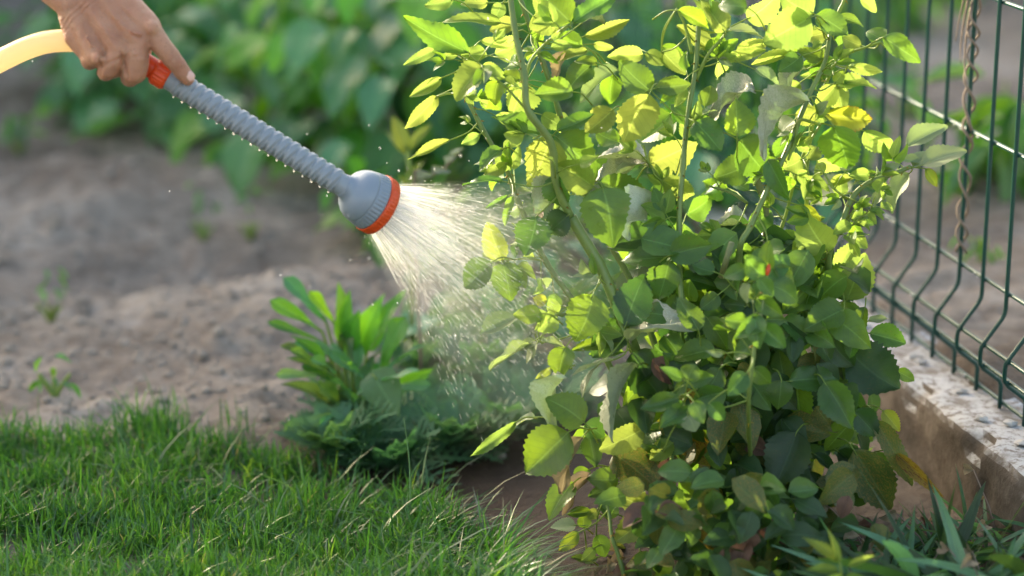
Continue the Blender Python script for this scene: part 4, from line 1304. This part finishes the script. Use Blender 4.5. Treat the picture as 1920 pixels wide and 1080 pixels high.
def jet(p, v, life, r0):
    """ballistic jet: an unbroken thread, then stretched drops"""
    pos = []
    n = 14
    for i in range(n):
        t = life * i / (n - 1)
        pos.append(p + v * t + Vector((0, 0, -4.9 * t * t)))
    brk = rw.uniform(0.3, 0.65)
    kk = max(3, int(n * brk))
    wt.tube(pos[:kk], [r0 * (1 - 0.35 * i / kk) for i in range(kk)], 5, cap=False)
    t = life * brk
    while t < life:
        q = p + v * t + Vector((0, 0, -4.9 * t * t)) + Vector((rw.gauss(0, 1), rw.gauss(0, 1), rw.gauss(0, 1))) * 0.002 * (t / life)
        if q.z < 0.03: break
        vel = v + Vector((0, 0, -9.8 * t))
        ln = rw.uniform(0.003, 0.014)
        wt.tube([q, q + vel.normalized() * ln * 0.5, q + vel.normalized() * ln], [r0 * 0.3, r0 * rw.uniform(0.6, 1.1), r0 * 0.2], 4, cap=False)
        t += (ln + rw.uniform(0.002, 0.020)) / vel.length


for i in range(560):
    q = math.sqrt(rw.random())
    th = rw.uniform(0, 2 * math.pi)
    off = (ha * math.cos(th) + hb_ * math.sin(th)) * q
    p = FACE + off * 0.032
    ang = 0.50 * q
    v = (hd + off * math.tan(ang)).normalized() * rw.uniform(3.2, 3.9)
    v += Vector((rw.gauss(0, 1), rw.gauss(0, 1), rw.gauss(0, 1))) * 0.05
    jet(p, v, 0.030 + 0.068 * rw.random() ** 1.9, rw.uniform(0.00022, 0.00046))
# fine droplets that fill the fan
for i in range(900):
    q = math.sqrt(rw.random()) * 1.02
    th = rw.uniform(0, 2 * math.pi)
    off = (ha * math.cos(th) + hb_ * math.sin(th)) * q
    dist = 0.01 + 0.27 * rw.random() ** 1.5
    d_ = (hd + off * math.tan(0.50)).normalized()
    p = FACE + off * 0.034 + d_ * dist + Vector((0, 0, -4.9 * (dist / 3.5) ** 2)) + Vector((rw.gauss(0, 1), rw.gauss(0, 1), rw.gauss(0, 1))) * 0.006
    if p.z < 0.02: continue
    ln = rw.uniform(0.0015, 0.006); r0 = rw.uniform(0.0002, 0.00045)
    wt.tube([p, p + d_ * ln * 0.5, p + d_ * ln], [r0 * 0.3, r0, r0 * 0.2], 4, cap=False)
# stray drops thrown off around the fan and over the bed
for i in range(150):
    px, py = rw.gauss(830, 110), rw.gauss(440, 110)
    if i % 5 == 0: px, py = rw.uniform(60, 1300), rw.uniform(20, 800)
    q = P(px, py, rw.uniform(2.85, 3.6))
    if q.z < 0.03: continue
    r = rw.uniform(0.0005, 0.0012)
    wt.ball(q, r, 6, 5, (1, 1, rw.uniform(1, 2.2)))
tag(wt.build('water_spray', M['water']), 'fan of white water jets and drops from the spray head onto the rose bush', 'water spray', kind='stuff')

# the fine mist the jets carry along
def m_mist():
    m, nt, out = newmat('water_mist')
    tc = N(nt, 'ShaderNodeTexCoord').outputs['Object']
    sp3 = N(nt, 'ShaderNodeSeparateXYZ'); L_(nt, tc, sp3.inputs[0])
    z = math_(nt, 'ADD', sp3.outputs[2], 0.062)
    u = math_(nt, 'DIVIDE', sp3.outputs[0], z); v = math_(nt, 'DIVIDE', sp3.outputs[1], z)
    cb = N(nt, 'ShaderNodeCombineXYZ'); L_(nt, u, cb.inputs[0]); L_(nt, v, cb.inputs[1]); L_(nt, math_(nt, 'MULTIPLY', z, 0.8), cb.inputs[2])
    ns = noise_(nt, 16.0, 3, 0.6, vec=cb.outputs[0])
    st = ramp_(nt, ns, [(0.36, 0.12), (0.62, 1.0)])
    r = math_(nt, 'SQRT', math_(nt, 'ADD', math_(nt, 'MULTIPLY', u, u), math_(nt, 'MULTIPLY', v, v)))
    edge = math_(nt, 'SUBTRACT', 1.0, math_(nt, 'POWER', math_(nt, 'DIVIDE', r, 0.60), 3.0), clamp=True)
    fall = math_(nt, 'DIVIDE', 0.0042, math_(nt, 'MULTIPLY', z, z))
    far_ = math_(nt, 'SUBTRACT', 1.0, math_(nt, 'DIVIDE', sp3.outputs[2], 0.44), clamp=True)
    d = math_(nt, 'MULTIPLY', math_(nt, 'MULTIPLY', math_(nt, 'MULTIPLY', fall, st), edge), math_(nt, 'MULTIPLY', far_, 28.0))
    vs_ = N(nt, 'ShaderNodeVolumePrincipled')
    vs_.inputs['Color'].default_value = (0.98, 0.98, 0.98, 1)
    vs_.inputs['Anisotropy'].default_value = 0.45
    L_(nt, d, vs_.inputs['Density'])
    L_(nt, vs_.outputs[0], out.inputs['Volume'])
    return m


V, F = [], []
for i in range(7):
    zz_ = 0.001 + 0.43 * i / 6
    for j in range(24):
        V.append(((zz_ + 0.062) * 0.60 * math.cos(j * math.pi / 12), (zz_ + 0.062) * 0.60 * math.sin(j * math.pi / 12), zz_))
for i in range(6):
    for j in range(24): F.append((i * 24 + j, i * 24 + (j + 1) % 24, (i + 1) * 24 + (j + 1) % 24, (i + 1) * 24 + j))
F += [tuple(range(24))[::-1], tuple(6 * 24 + j for j in range(24))]
mist = link('spray_mist', mesh_np('spray_mist', V, F, None, [m_mist()]))
mist.location = FACE
mist.rotation_euler = (hd + Vector((0, 0, -0.06))).to_track_quat('Z', 'Y').to_euler()
tag(mist, 'soft white mist around the water jets', 'mist', kind='stuff')
SC.cycles.volume_step_rate = 1.0
SC.cycles.volume_bounces = 1

# ------------------------------------------------------------------ lawn
def grass_mesh(name, base, hgt, lean, az, width, tint, segs=4, curve=1.0):
    n = len(base)
    k = segs + 1
    t = np.linspace(0, 1, k)
    dirx, diry = np.cos(az), np.sin(az)
    rot = rng.uniform(0, np.pi, n)
    sx, sy = np.cos(rot), np.sin(rot)
    V = np.zeros((n, k, 2, 3), np.float32)
    bend = lean[:, None] * (t[None, :] ** 1.8) * hgt[:, None] * curve
    up = hgt[:, None] * (t[None, :] - 0.28 * np.minimum(lean, 1.6)[:, None] * t[None, :] ** 2.4)
    wd = width[:, None] * np.array([0.8, 1.0, 0.9, 0.65, 0.06] if k == 5 else (1 - t ** 2 * 0.94))[None, :]
    cx = base[:, 0, None] + dirx[:, None] * bend
    cy_ = base[:, 1, None] + diry[:, None] * bend
    cz = base[:, 2, None] + up
    for s_, sg in ((0, -1), (1, 1)):
        V[:, :, s_, 0] = cx + sg * wd * sx[:, None] * 0.5
        V[:, :, s_, 1] = cy_ + sg * wd * sy[:, None] * 0.5
        V[:, :, s_, 2] = cz
    idx = np.arange(n * k * 2).reshape(n, k, 2)
    F = np.stack([idx[:, :-1, 0], idx[:, :-1, 1], idx[:, 1:, 1], idx[:, 1:, 0]], -1).reshape(-1, 4)
    UV = np.zeros((n, k, 2, 2), np.float32)
    UV[..., 0] = t[None, :, None]
    UV[:, :, 1, 1] = 1
    me_ = mesh_np(name, V.reshape(-1, 3), F, UV.reshape(-1, 2), [M['grass']])
    a_ = me_.attributes.new('tint', 'FLOAT', 'POINT')
    a_.data.foreach_set('value', np.repeat(tint, k * 2).astype(np.float32))
    return me_


def lawn(n, x0, x1, y0, y1):
    x = rng.uniform(x0, x1, n); y = rng.uniform(y0, y1, n)
    e = lawn_in(x, y) + 0.05 * fbm(x, y, 3, 5, 9.0)
    keep = (e > 0) | ((e > -0.10) & (rng.random(n) < 0.10 * np.exp(e * 18)))
    keep &= (rng.random(n) < 0.45 + 0.8 * (fbm(x, y, 3, 8, 14.0) + 0.45))
    x, y, e = x[keep], y[keep], e[keep]
    return x, y, e


x, y, e = lawn(82000, -1.05, 0.28, 2.55, 3.75)
n = len(x)
right = np.clip((x + 0.25) / 0.30, 0, 1)
h = rng.uniform(0.025, 0.062, n) * (1 + 0.25 * fbm(x, y, 2, 2, 6.0)) * (1 + 0.75 * right * rng.random(n))
long_ = rng.random(n) < 0.02 + 0.05 * right
h = np.where(long_, h * 1.7, h)
az = rng.uniform(0, 2 * np.pi, n)
az = np.where(rng.random(n) < 0.5 * right, rng.normal(0.3, 0.6, n), az)
lean = np.abs(rng.normal(0.45, 0.5, n)) + 0.8 * right * rng.random(n)
wd = rng.uniform(0.0018, 0.0042, n)
tint = np.clip(rng.normal(0.34, 0.19, n) + 0.12 * fbm(x, y, 2, 4, 7.0), 0, 0.9)
tint = np.where(rng.random(n) < 0.006, 0.98, tint)
base = np.stack([x, y, height(x, y) - 0.003], 1)
tag(link('lawn_grass', grass_mesh('lawn_grass', base, h, lean, az, wd, tint)), 'mown green lawn grass in the lower left with longer blades at its edge', 'grass', kind='stuff')
# the lawn's further reach towards the camera and to the left, seen from a step aside
x, y, e = lawn(26000, -2.5, 0.9, 2.05, 3.7)
k = (x < -1.05) | (y < 2.55)
x, y = x[k], y[k]; n = len(x)
base = np.stack([x, y, height(x, y) - 0.003], 1)
tag(link('outer_grass', grass_mesh('outer_grass', base, rng.uniform(0.03, 0.055, n), np.abs(rng.normal(0.4, 0.3, n)), rng.uniform(0, 6.28, n), rng.uniform(0.003, 0.006, n), np.clip(rng.normal(0.45, 0.15, n), 0, 0.9))),
    'lawn grass stretching on past the lower left edge', 'grass', kind='stuff')


# ------------------------------------------------------------------ plants
def gz(p):
    return float(height(np.array([p.x]), np.array([p.y]))[0])


def stem_(root, pts, r0, r1, mat=None, name='stem'):
    mb_ = MB()
    n_ = len(pts)
    mb_.tube(pts, [r0 + (r1 - r0) * i / (n_ - 1) for i in range(n_)], 7)
    return mb_.build(name, mat or M['cane_young'], root)


def bushy(name, px, py, H, spread, nl, lsize, label, cat, group, seed, mats=('bean', 'bean_light'), light=0.3, lean=(0, 0), shapes=None, zoff=0):
    r_ = random.Random(seed)
    g = G(px, py); g.z = gz(g)
    root = empty(name, g, label, cat, group)
    tops = []
    for k in range(4):
        a_ = r_.uniform(0, 6.28)
        d = Vector((math.cos(a_) * spread * 0.5 + lean[0], math.sin(a_) * spread * 0.4 + lean[1], H * r_.uniform(0.7, 1)))
        pts = [g + Vector((d.x * t ** 1.3, d.y * t ** 1.3, d.z * t)) for t in np.linspace(0, 1, 7)]
        stem_(root, pts, 0.005, 0.0025)
        tops.append(pts)
    for i in range(nl):
        pts = r_.choice(tops)
        u = r_.uniform(0.06, 1)
        s_ = pts[int(u * 6)]
        a_ = r_.uniform(0, 6.28)
        out_ = Vector((math.cos(a_), math.sin(a_) * 0.9 - 0.25, r_.uniform(-0.1, 0.5)))
        b_ = s_ + out_ * r_.uniform(0.1, 1) * spread * 0.55
        if b_.z < 0.04: b_.z = 0.04 + r_.random() * 0.05
        ax_ = (out_ + Vector((0, 0, r_.uniform(-1.6, -0.3)))).normalized()
        L_f = lsize * r_.uniform(0.6, 1.15)
        if b_.z + ax_.z * L_f < 0.01: ax_ = Vector((ax_.x, ax_.y, 0.05)).normalized()
        nrm = Vector((out_.x * 0.6, out_.y * 0.6 - 0.2, 1))
        leaf_obj('leaf', r_.choice(shapes or HEART), M[mats[1] if r_.random() < light else mats[0]], root, frame(b_, ax_, nrm, L_f, L_f * r_.uniform(0.62, 0.85) * (0.42 if shapes is LANCE else 1)))
    return root


beans = [
    (215, 168, 0.62, 0.42, 'left'), (310, 215, 0.60, 0.5, ''), (430, 252, 0.62, 0.55, ''), (560, 288, 0.58, 0.55, ''), (690, 320, 0.55, 0.55, ''),
    (830, 330, 0.52, 0.55, ''), (980, 300, 0.5, 0.6, ''), (1130, 250, 0.5, 0.6, ''), (390, 80, 0.75, 0.6, ''), (640, 110, 0.75, 0.7, ''), (920, 120, 0.75, 0.7, '')]
blab = ['dark green bean plant at the left end of the blurred row, above the hose',
        'bean plant of the back row directly behind the hand',
        'bean plant drooping broad leaves just above the ribbed grip',
        'bean plant of the back row over the middle of the grey wand',
        'bean plant of the back row right above the spray head',
        'bean plant behind the water fan and yellow sprout',
        'bean plant hidden behind the left edge of the rose bush',
        'bean plant behind the rose bush near the start of the fence',
        'tall bean plant in the far line behind the hand, reaching the top edge',
        'tall bean plant in the far line above the middle of the wand',
        'tall bean plant in the far line behind the top of the rose bush']
for i, (px, py, H, sprd, _) in enumerate(beans):
    bushy('bean_plant', px, py, H, sprd, 84 if i < 7 else 50, 0.13, blab[i], 'bean plant', 'bean plants growing in the blurred back row', 300 + i, light=0.22 if px < 500 else 0.35)

# low greenery behind the spray
for i, (px, py, lab) in enumerate([(880, 520, 'low leafy weed in the spray, left of the rose bush'), (1010, 470, 'low leafy weed behind the left canes of the rose bush'),
                                   (760, 440, 'low leafy weed under the spray head'), (1150, 560, 'low leafy weed hidden behind the thick rose cane'),
                                   (980, 640, 'small leafy weed on wet ground below the water fan'), (1350, 420, 'low leafy weed between the rose bush and the fence'),
                                   (1230, 400, 'low leafy weed behind the middle of the rose bush'), (1470, 330, 'low leafy weed at the fence foot behind the rose bush'), (1300, 260, 'low leafy weed at the far end of the fence'), (1120, 350, 'low leafy weed far behind the upper left canes'),
                                   (1385, 462, 'low leafy weed against the plinth right behind the brown cane'), (1290, 440, 'low leafy weed against the plinth behind the straight centre cane')]):
    bushy('leafy_weed', px, py, 0.16 if i < 6 else 0.24, 0.3 if i < 6 else 0.42, 44 if i < 6 else 60, 0.085 if i < 6 else 0.11, lab, 'weed', 'low weeds around the foot of the spray', 340 + i, mats=('weed', 'bean'), light=0.4, shapes=LANCE + HEART)

# weeds beyond the fence
for i, (px, py, H, nl, lab) in enumerate([(1860, 440, 0.26, 34, 'tall pale green grassy weed beyond the fence at the right'), (1660, 130, 0.3, 40, 'blurred leafy plant beyond the fence near the top'),
                                          (1790, 60, 0.3, 34, 'blurred leafy plant beyond the fence at the top right corner'), (1560, 190, 0.28, 34, 'blurred leafy plant beyond the fence behind the rose top'),
                                          (1700, 300, 0.06, 12, 'tiny seedling on the soil beyond the middle of the fence'), (1835, 600, 0.05, 10, 'tiny seedling beside the lower fence wires')]):
    g_ = G(px, py, 0.1)
    q = bushy('field_plant', px, py, H, 0.22 if H > 0.1 else 0.06, int(nl * 1.7), 0.14 if H > 0.1 else 0.035, lab, 'plant', None, 360 + i, mats=('weed', 'weed_pale'), light=0.4, shapes=LANCE)

# seedlings on the bare bed
for i, (px, py, lab) in enumerate([(95, 590, 'small green seedling alone on the left side of the bare bed'), (105, 770, 'small green seedling at the bed edge above the lawn, far left'),
                                   (380, 420, 'tiny grey green seedling in the dug trough'), (470, 425, 'tiny seedling to the right of the dug trough'), (35, 285, 'small blue green weed at the far left of the bed')]):
    bushy('seedling', px, py, 0.04, 0.05, 9 if i != 4 else 16, 0.03 if i != 4 else 0.05, lab, 'seedling', None, 380 + i, mats=('weed', 'fern'), light=0.5, shapes=LANCE)

# broad-leaved weed with paddle leaves
g_ = G(665, 822); g_.z = gz(g_)
wd_ = empty('broadleaf_weed', g_, 'bushy weed with glossy paddle shaped leaves between the lawn and the spray', 'weed')
WZ = (g_.y * cp + (CAMH - g_.z) * sp)
for (bx, by, tx, ty, w_, mt, dz, sh) in [
    (604, 622, 521, 560, 38, 'weed', 0, 'p'), (612, 606, 549, 520, 42, 'bean', .03, 'p'), (606, 642, 509, 602, 24, 'bean', 0.02, 'p'), (628, 610, 588, 548, 30, 'bean_light', .02, 'p'),
    (716, 705, 742, 602, 62, 'weed', 0, 'p'), (700, 702, 745, 768, 66, 'weed_pale', -.05, 'h'), (694, 718, 628, 658, 30, 'bean', -.02, 'p'), (612, 706, 528, 696, 27, 'weed_pale', -.02, 'p'),
    (642, 775, 536, 800, 44, 'weed_pale', -.04, 'p'), (640, 668, 560, 640, 34, 'bean', .01, 'p'), (640, 640, 652, 560, 30, 'bean_light', .02, 'l'), (660, 640, 630, 545, 28, 'weed', .03, 'l'),
    (672, 660, 700, 560, 40, 'bean_light', .03, 'h'), (690, 650, 735, 548, 40, 'weed', .04, 'h'), (655, 650, 668, 585, 36, 'weed', .01, 'h'), (720, 725, 800, 720, 30, 'bean', .0, 'p'),
    (650, 720, 600, 740, 34, 'bean', .03, 'p'), (690, 740, 700, 690, 40, 'bean', .05, 'p'), (650, 700, 640, 620, 40, 'bean', .05, 'p'), (740, 740, 792, 690, 26, 'weed', .03, 'l'), (660, 760, 610, 690, 40, 'bean', .05, 'p')]:
    Zc = WZ + dz - 0.02
    b_, t_ = P(bx, by, Zc + 0.02), P(tx, ty, Zc - 0.02)
    a_ = t_ - b_
    n_ = VIEW + Vector((rl.uniform(-.4, .4), 0, rl.uniform(.1, .8)))
    leaf_obj('leaf', rl.choice({'p': PADDLE, 'h': HEART, 'l': LANCE}[sh]), M[mt], wd_, frame(b_, a_, n_, a_.length, w_ / FPX * Zc * 1.15, a_.length * 0.8))
    mid_ = g_.lerp(b_, 0.6) + Vector((0, 0, 0.01))
    stem_(wd_, [g_, mid_, b_, b_ + a_ * 0.15], 0.0028, 0.0018)


for k in range(34):
    a_ = rl.uniform(0, 6.28)
    ax_ = Vector((math.cos(a_), math.sin(a_) * 0.8, rl.uniform(-0.1, 1.3)))
    b_ = g_ + Vector((math.cos(a_) * rl.uniform(0, .05), math.sin(a_) * rl.uniform(0, .04), rl.uniform(0.01, 0.12)))
    l_ = rl.uniform(0.05, 0.085)
    leaf_obj('leaf', rl.choice(PADDLE + LANCE[:3]), M[rl.choice(['weed', 'bean', 'mature', 'bean'])], wd_, frame(b_, ax_, Vector((-ax_.x * .5, -.5, 1)), l_, l_ * rl.uniform(0.3, 0.45)))


# feathery weeds
def frond(mb_, b_, ax_, n_, L, leafl=0.016, m=0, pairs=9):
    a_ = ax_.normalized()
    n_ = (n_ - a_ * n_.dot(a_)).normalized()
    s_ = n_.cross(a_)
    pts = [b_ + a_ * L * t - n_ * (-0.18) * L * math.sin(t * 2.2) * 0.6 - Vector((0, 0, 0.25 * L * t * t)) for t in np.linspace(0, 1, pairs + 1)]
    mb_.tube(pts, [0.001 * (1 - 0.6 * t) for t in np.linspace(0, 1, pairs + 1)], 4, m=m)
    for i in range(1, pairs + 1):
        t = i / pairs
        ll = leafl * math.sin(math.pi * (0.15 + 0.75 * t)) * 1.5
        for sg in (-1, 1):
            d = (s_ * sg + a_ * 0.7 + n_ * rl.uniform(-.2, .3)).normalized()
            q = pts[i]
            for kk in range(3):
                dd = (d + a_ * (kk - 1) * 0.55).normalized()
                st = q + d * ll * 0.3 * kk
                e1 = st + dd * ll
                wv = dd.cross(n_).normalized() * ll * 0.14
                mb_.add([tuple(st - wv), tuple(st + wv), tuple(e1 + wv * .6), tuple(e1 - wv * .6)], [(0, 1, 2, 3)], [(0, .2), (0, .8), (1, .8), (1, .2)], m)


for (px, py, nf, L, lab, sd) in [(620, 850, 15, 0.11, 'feathery low weed at the lawn edge below the paddle leaved weed', 1), (730, 860, 16, 0.12, 'feathery dark weed between the lawn and the wet soil', 2),
                                 (850, 830, 15, 0.12, 'feathery blue green weed left of the rose bush foot', 3), (950, 800, 16, 0.13, 'feathery weed touching the left side of the rose bush', 4),
                                 (905, 720, 14, 0.13, 'feathery weed standing in the spray near the rose', 5), (800, 690, 12, 0.12, 'feathery weed under the water fan', 6), (1020, 760, 15, 0.13, 'feathery weed tucked under the lowest left rose leaves', 7), (870, 765, 15, 0.13, 'feathery weed half way between the paddle leaved weed and the rose', 8), (690, 800, 14, 0.12, 'feathery weed growing through the paddle leaved weed', 9)]:
    r_ = random.Random(500 + sd)
    g2 = G(px, py); g2.z = gz(g2)
    root = empty('feathery_weed', g2, lab, 'weed', 'feathery weeds on the wet strip')
    for k in range(int(nf * 1.7)):
        mb = MB()
        a_ = r_.uniform(0, 6.28)
        ax_ = Vector((math.cos(a_) * 1.2, math.sin(a_) * 1.1, r_.uniform(0.15, 1.5)))
        frond(mb, g2 + Vector((math.cos(a_), math.sin(a_), 0)) * 0.01, ax_, Vector((0, -0.3, 1)), L * r_.uniform(0.7, 1.2))
        mb.build('frond', M['fern'], root, smooth=False)

# yellow-green sprout behind the spray head
g3 = G(770, 430)
spz = 3.95
root = empty('sprout', P(770, 372, spz), 'blurred bright yellow green sprout standing behind the spray head', 'sprout')
stem_(root, [Vector((P(770, 372, spz).x, P(770, 372, spz).y, 0.0)), P(769, 372, spz), P(768, 320, spz), P(764, 275, spz)], 0.005, 0.004, M['cane_young'])
for (bx, by, tx, ty, w_) in [(764, 285, 735, 215, 30), (766, 285, 806, 225, 20), (762, 290, 724, 240, 20), (768, 330, 795, 300, 14), (768, 352, 748, 330, 12)]:
    b_, t_ = P(bx, by, spz), P(tx, ty, spz)
    leaf_obj('leaf', rl.choice(LANCE), M['young'], root, frame(b_, t_ - b_, VIEW + Vector((rl.uniform(-.3, .3), 0, 0.2)), (t_ - b_).length, w_ / FPX * spz))
# pale wilted stem catching sun
root = empty('wilted_stem', P(775, 352, 3.75), 'pale wilted stem with curled leaves arching over the water fan', 'weed')
pts = [P(790, 470, 3.78), P(776, 352, 3.75), P(800, 335, 3.75), P(830, 318, 3.75), P(848, 300, 3.75), P(862, 285, 3.75)]
pts[0].z = 0.0
stem_(root, [Vector(q) for q in spline([tuple(p) for p in pts], 4)], 0.003, 0.0018, M['vine'])
for (bx, by, tx, ty) in [(785, 345, 810, 325), (812, 330, 835, 312), (838, 310, 850, 292), (850, 300, 866, 277), (800, 338, 780, 352)]:
    b_, t_ = P(bx, by, 3.75), P(tx, ty, 3.74)
    leaf_obj('leaf', rl.choice(CRUM), M['silver'], root, frame(b_, t_ - b_, VIEW + SUN, (t_ - b_).length, 0.014))

# long-bladed weeds at the bottom right
for (px, py, n_, L, lab, sd, mt) in [(1690, 1190, 26, 0.19, 'clump of long dark blade leaves at the foot of the plinth, bottom right', 1, 'bean'), (1860, 1180, 26, 0.21, 'clump of long blade leaves in the bottom right corner', 2, 'bean'),
                                     (1640, 1130, 20, 0.10, 'low clump of narrow leaves beside the withered rose leaves', 3, 'weed'), (1790, 1240, 24, 0.17, 'low leafy clump along the bottom edge at the right', 4, 'bean'), (1650, 1045, 16, 0.09, 'small dark clump between the rose foot and the plinth', 5, 'bean'), (1765, 1050, 18, 0.11, 'dark narrow leaved clump right against the plinth face', 6, 'weed'), (1880, 1045, 18, 0.11, 'narrow leaved clump at the plinth near the right edge', 7, 'bean'), (1700, 1120, 18, 0.11, 'low tangled clump in front of the plinth, right of the toothed weed', 8, 'weed')]:
    r_ = random.Random(600 + sd)
    g2 = G(px, py); g2.z = gz(g2)
    root = empty('blade_weed', g2, lab, 'weed', 'long leaved weeds in front of the plinth')
    for k in range(int(n_ * 3.0)):
        a_ = r_.uniform(0, 6.28)
        ax_ = Vector((math.cos(a_) * 0.8, math.sin(a_) * 0.6, r_.uniform(0.3, 1.5)))
        l_ = L * r_.uniform(0.5, 1.05)
        b_ = g2 + Vector((r_.uniform(-.09, .09), r_.uniform(-.04, .04), 0.004))
        leaf_obj('leaf', r_.choice(STRAP), M[('dark' if mt == 'bean' else 'mature') if r_.random() < 0.5 else 'fern'], root, frame(b_, ax_, Vector((-ax_.x, -ax_.y - .2, 1.2)), l_, l_ * r_.uniform(0.05, 0.085)))
    for k in range(3):                                   # dried seed heads
        a_ = r_.uniform(0, 6.28)
        tp = g2 + Vector((math.cos(a_) * 0.07, math.sin(a_) * 0.05, r_.uniform(0.06, 0.11)))
        stem_(root, [g2, g2.lerp(tp, 0.5) + Vector((0, 0, 0.01)), tp], 0.0012, 0.0008, M['vine'])
        leaf_obj('dried_leaf', r_.choice(CRUM), M['dry'], root, frame(tp, Vector((math.cos(a_), math.sin(a_), -.2)), VIEW, 0.022, 0.016))
lit = MB()
for k in range(70):
    px, py = rl.uniform(1130, 1780), rl.uniform(975, 1110)
    p = G(px, py); p.z = gz(p) + 0.006
    a_ = rl.uniform(0, 6.28)
    l_ = rl.uniform(0.02, 0.042)
    join_blades(lit, rl.choice(CRUM), frame(p, Vector((math.cos(a_), math.sin(a_), 0.15)), Vector((0, -0.3, 1)), l_, l_ * 0.6), rl.choice([0, 0, 1, 2]))
tag(lit.build('leaf_litter', [M['brown'], M['spot'], M['dry']]), 'withered brown leaf litter on the dark soil round the rose foot', 'leaf litter', kind='stuff')
# sunlit toothed leaves
tz = 2.86
root = empty('toothed_weed', G(1575, 1090), 'bright sunlit weed with narrow toothed leaves at the bottom, right of the rose', 'weed')
for (bx, by, tx, ty, w_) in [(1572, 1052, 1510, 1006, 24), (1574, 1055, 1555, 992, 14), (1572, 1068, 1515, 1066, 20), (1580, 1080, 1530, 1100, 20), (1590, 1062, 1640, 1040, 14), (1585, 1080, 1630, 1085, 14)]:
    b_, t_ = P(bx, by, tz), P(tx, ty, tz - 0.01)
    leaf_obj('leaf', rl.choice(TOOTH), M['young'], root, frame(b_, t_ - b_, VIEW + Vector((0, 0, .4)), (t_ - b_).length, w_ / FPX * tz))
stem_(root, [G(1575, 1090), P(1578, 1078, tz), P(1574, 1050, tz)], 0.002, 0.0015)

# tall single grass stems in front of the wet soil
for i, (bx, by, tx, ty, lab) in enumerate([(1004, 1090, 998, 1015, 'upright grass blade on wet soil left of the rose foot'), (985, 1085, 1040, 1050, 'arched grass blade leaning to the rose foot'),
                                           (770, 960, 757, 782, 'tall single grass stem before the feathery weeds')]):
    Zc = G(bx, min(by, 1079)).y * cp + CAMH * sp
    if i == 2: Zc = 3.3
    b_, t_ = P(bx, by, Zc), P(tx, ty, Zc)
    mb = MB()
    m_ = b_.lerp(t_, 0.5) + Vector((0.003, 0, 0.004 if i != 1 else 0.02))
    q = [Vector(v) for v in spline([tuple(b_), tuple(m_), tuple(t_)], 5)]
    mb.tube(q, [0.0016 * (1 - 0.8 * k / len(q)) for k in range(len(q))], 5)
    tag(mb.build('grass_stem', M['weed_pale']), lab, 'grass stem')

# ------------------------------------------------------------------ added hedge out of view, left and behind, put there to shade the beds
HC = Vector((0.25, 3.2, 0)) + SUN_H * 6.0
HDIR = Vector((SUN_H.y, -SUN_H.x, 0))                    # along the hedge
hedge = empty('shade_hedge', HC, 'added unseen leafy hedge at the far left, shaped to shade the beds', 'hedge')
rh = random.Random(9)
core = MB()
HH = 2.65


def htop(t):  # top stepped and ragged to set where sun and dapples fall
    base_ = 2.34 if t < -0.04 else (2.62 if t > 0.05 else 2.34 + 0.28 * (t + 0.04) / 0.09)
    return base_ + 0.05 * noise.noise(Vector((t * 1.7, 0, 0))) + 0.05 * noise.noise(Vector((t * 6, 3, 0))) + 0.05 * noise.noise(Vector((t * 13, 3, 5)))


T0, T1 = -3.0, 4.2
n_ = 80
V, F = [], []
for i in range(n_ + 1):
    t = T0 + (T1 - T0) * i / n_
    hh = htop(t) - 0.10
    for (o_, z_) in ((-0.26, 0.0), (-0.26, hh * 0.9), (-0.1, hh), (0.1, hh), (0.26, hh * 0.9), (0.26, 0.0)):
        p = HC + HDIR * t + SUN_H * (o_ + 0.05 * noise.noise(Vector((t * 4, z_ * 4, o_))))
        V.append((p.x, p.y, z_))
for i in range(n_):
    for j in range(5): F.append((i * 6 + j, (i + 1) * 6 + j, (i + 1) * 6 + j + 1, i * 6 + j + 1))
F += [tuple(range(6)), tuple(n_ * 6 + j for j in range(6))[::-1]]
core.add(V, F)
core.build('shade_core', M['dark'], hedge)  # solid filler added inside the hedge to block the sun
N_ = 44000
tt = rng.uniform(T0 - 0.12, T1 + 0.12, N_)
oo = rng.uniform(-0.42, 0.42, N_)
side = rng.random(N_) < 0.55
zz = rng.uniform(0.0, 1.0, N_) ** 0.7 * HH
tops_ = np.array([htop(t) for t in tt])
zz = np.where(side, zz, tops_ + rng.uniform(-0.16, 0.10, N_) * (0.5 + rng.random(N_)))
oo = np.where(side, np.sign(oo) * rng.uniform(0.22, 0.38, N_), oo * 0.9)
Pc = np.array(HC)[None, :] + np.outer(tt, np.array(HDIR)) + np.outer(oo, np.array(SUN_H)); Pc[:, 2] = zz
A_ = rng.normal(size=(N_, 3)); A_ /= np.linalg.norm(A_, axis=1)[:, None]
B_ = np.cross(A_, rng.normal(size=(N_, 3))); B_ /= np.linalg.norm(B_, axis=1)[:, None]
sz = rng.uniform(0.018, 0.035, N_)[:, None]
V = np.stack([Pc - A_ * sz, Pc + B_ * sz * 0.55, Pc + A_ * sz, Pc - B_ * sz * 0.55], 1).reshape(-1, 3)
F = np.arange(N_ * 4).reshape(-1, 4)
UV = np.tile(np.array([[0, .5], [.5, 1], [1, .5], [.5, 0]]), (N_, 1))
o = put(link('leaves', mesh_np('leaves', V, F, UV, [M['bean']], smooth=False)), hedge)
o['kind'] = 'stuff'
print('script done', len(bpy.data.objects))
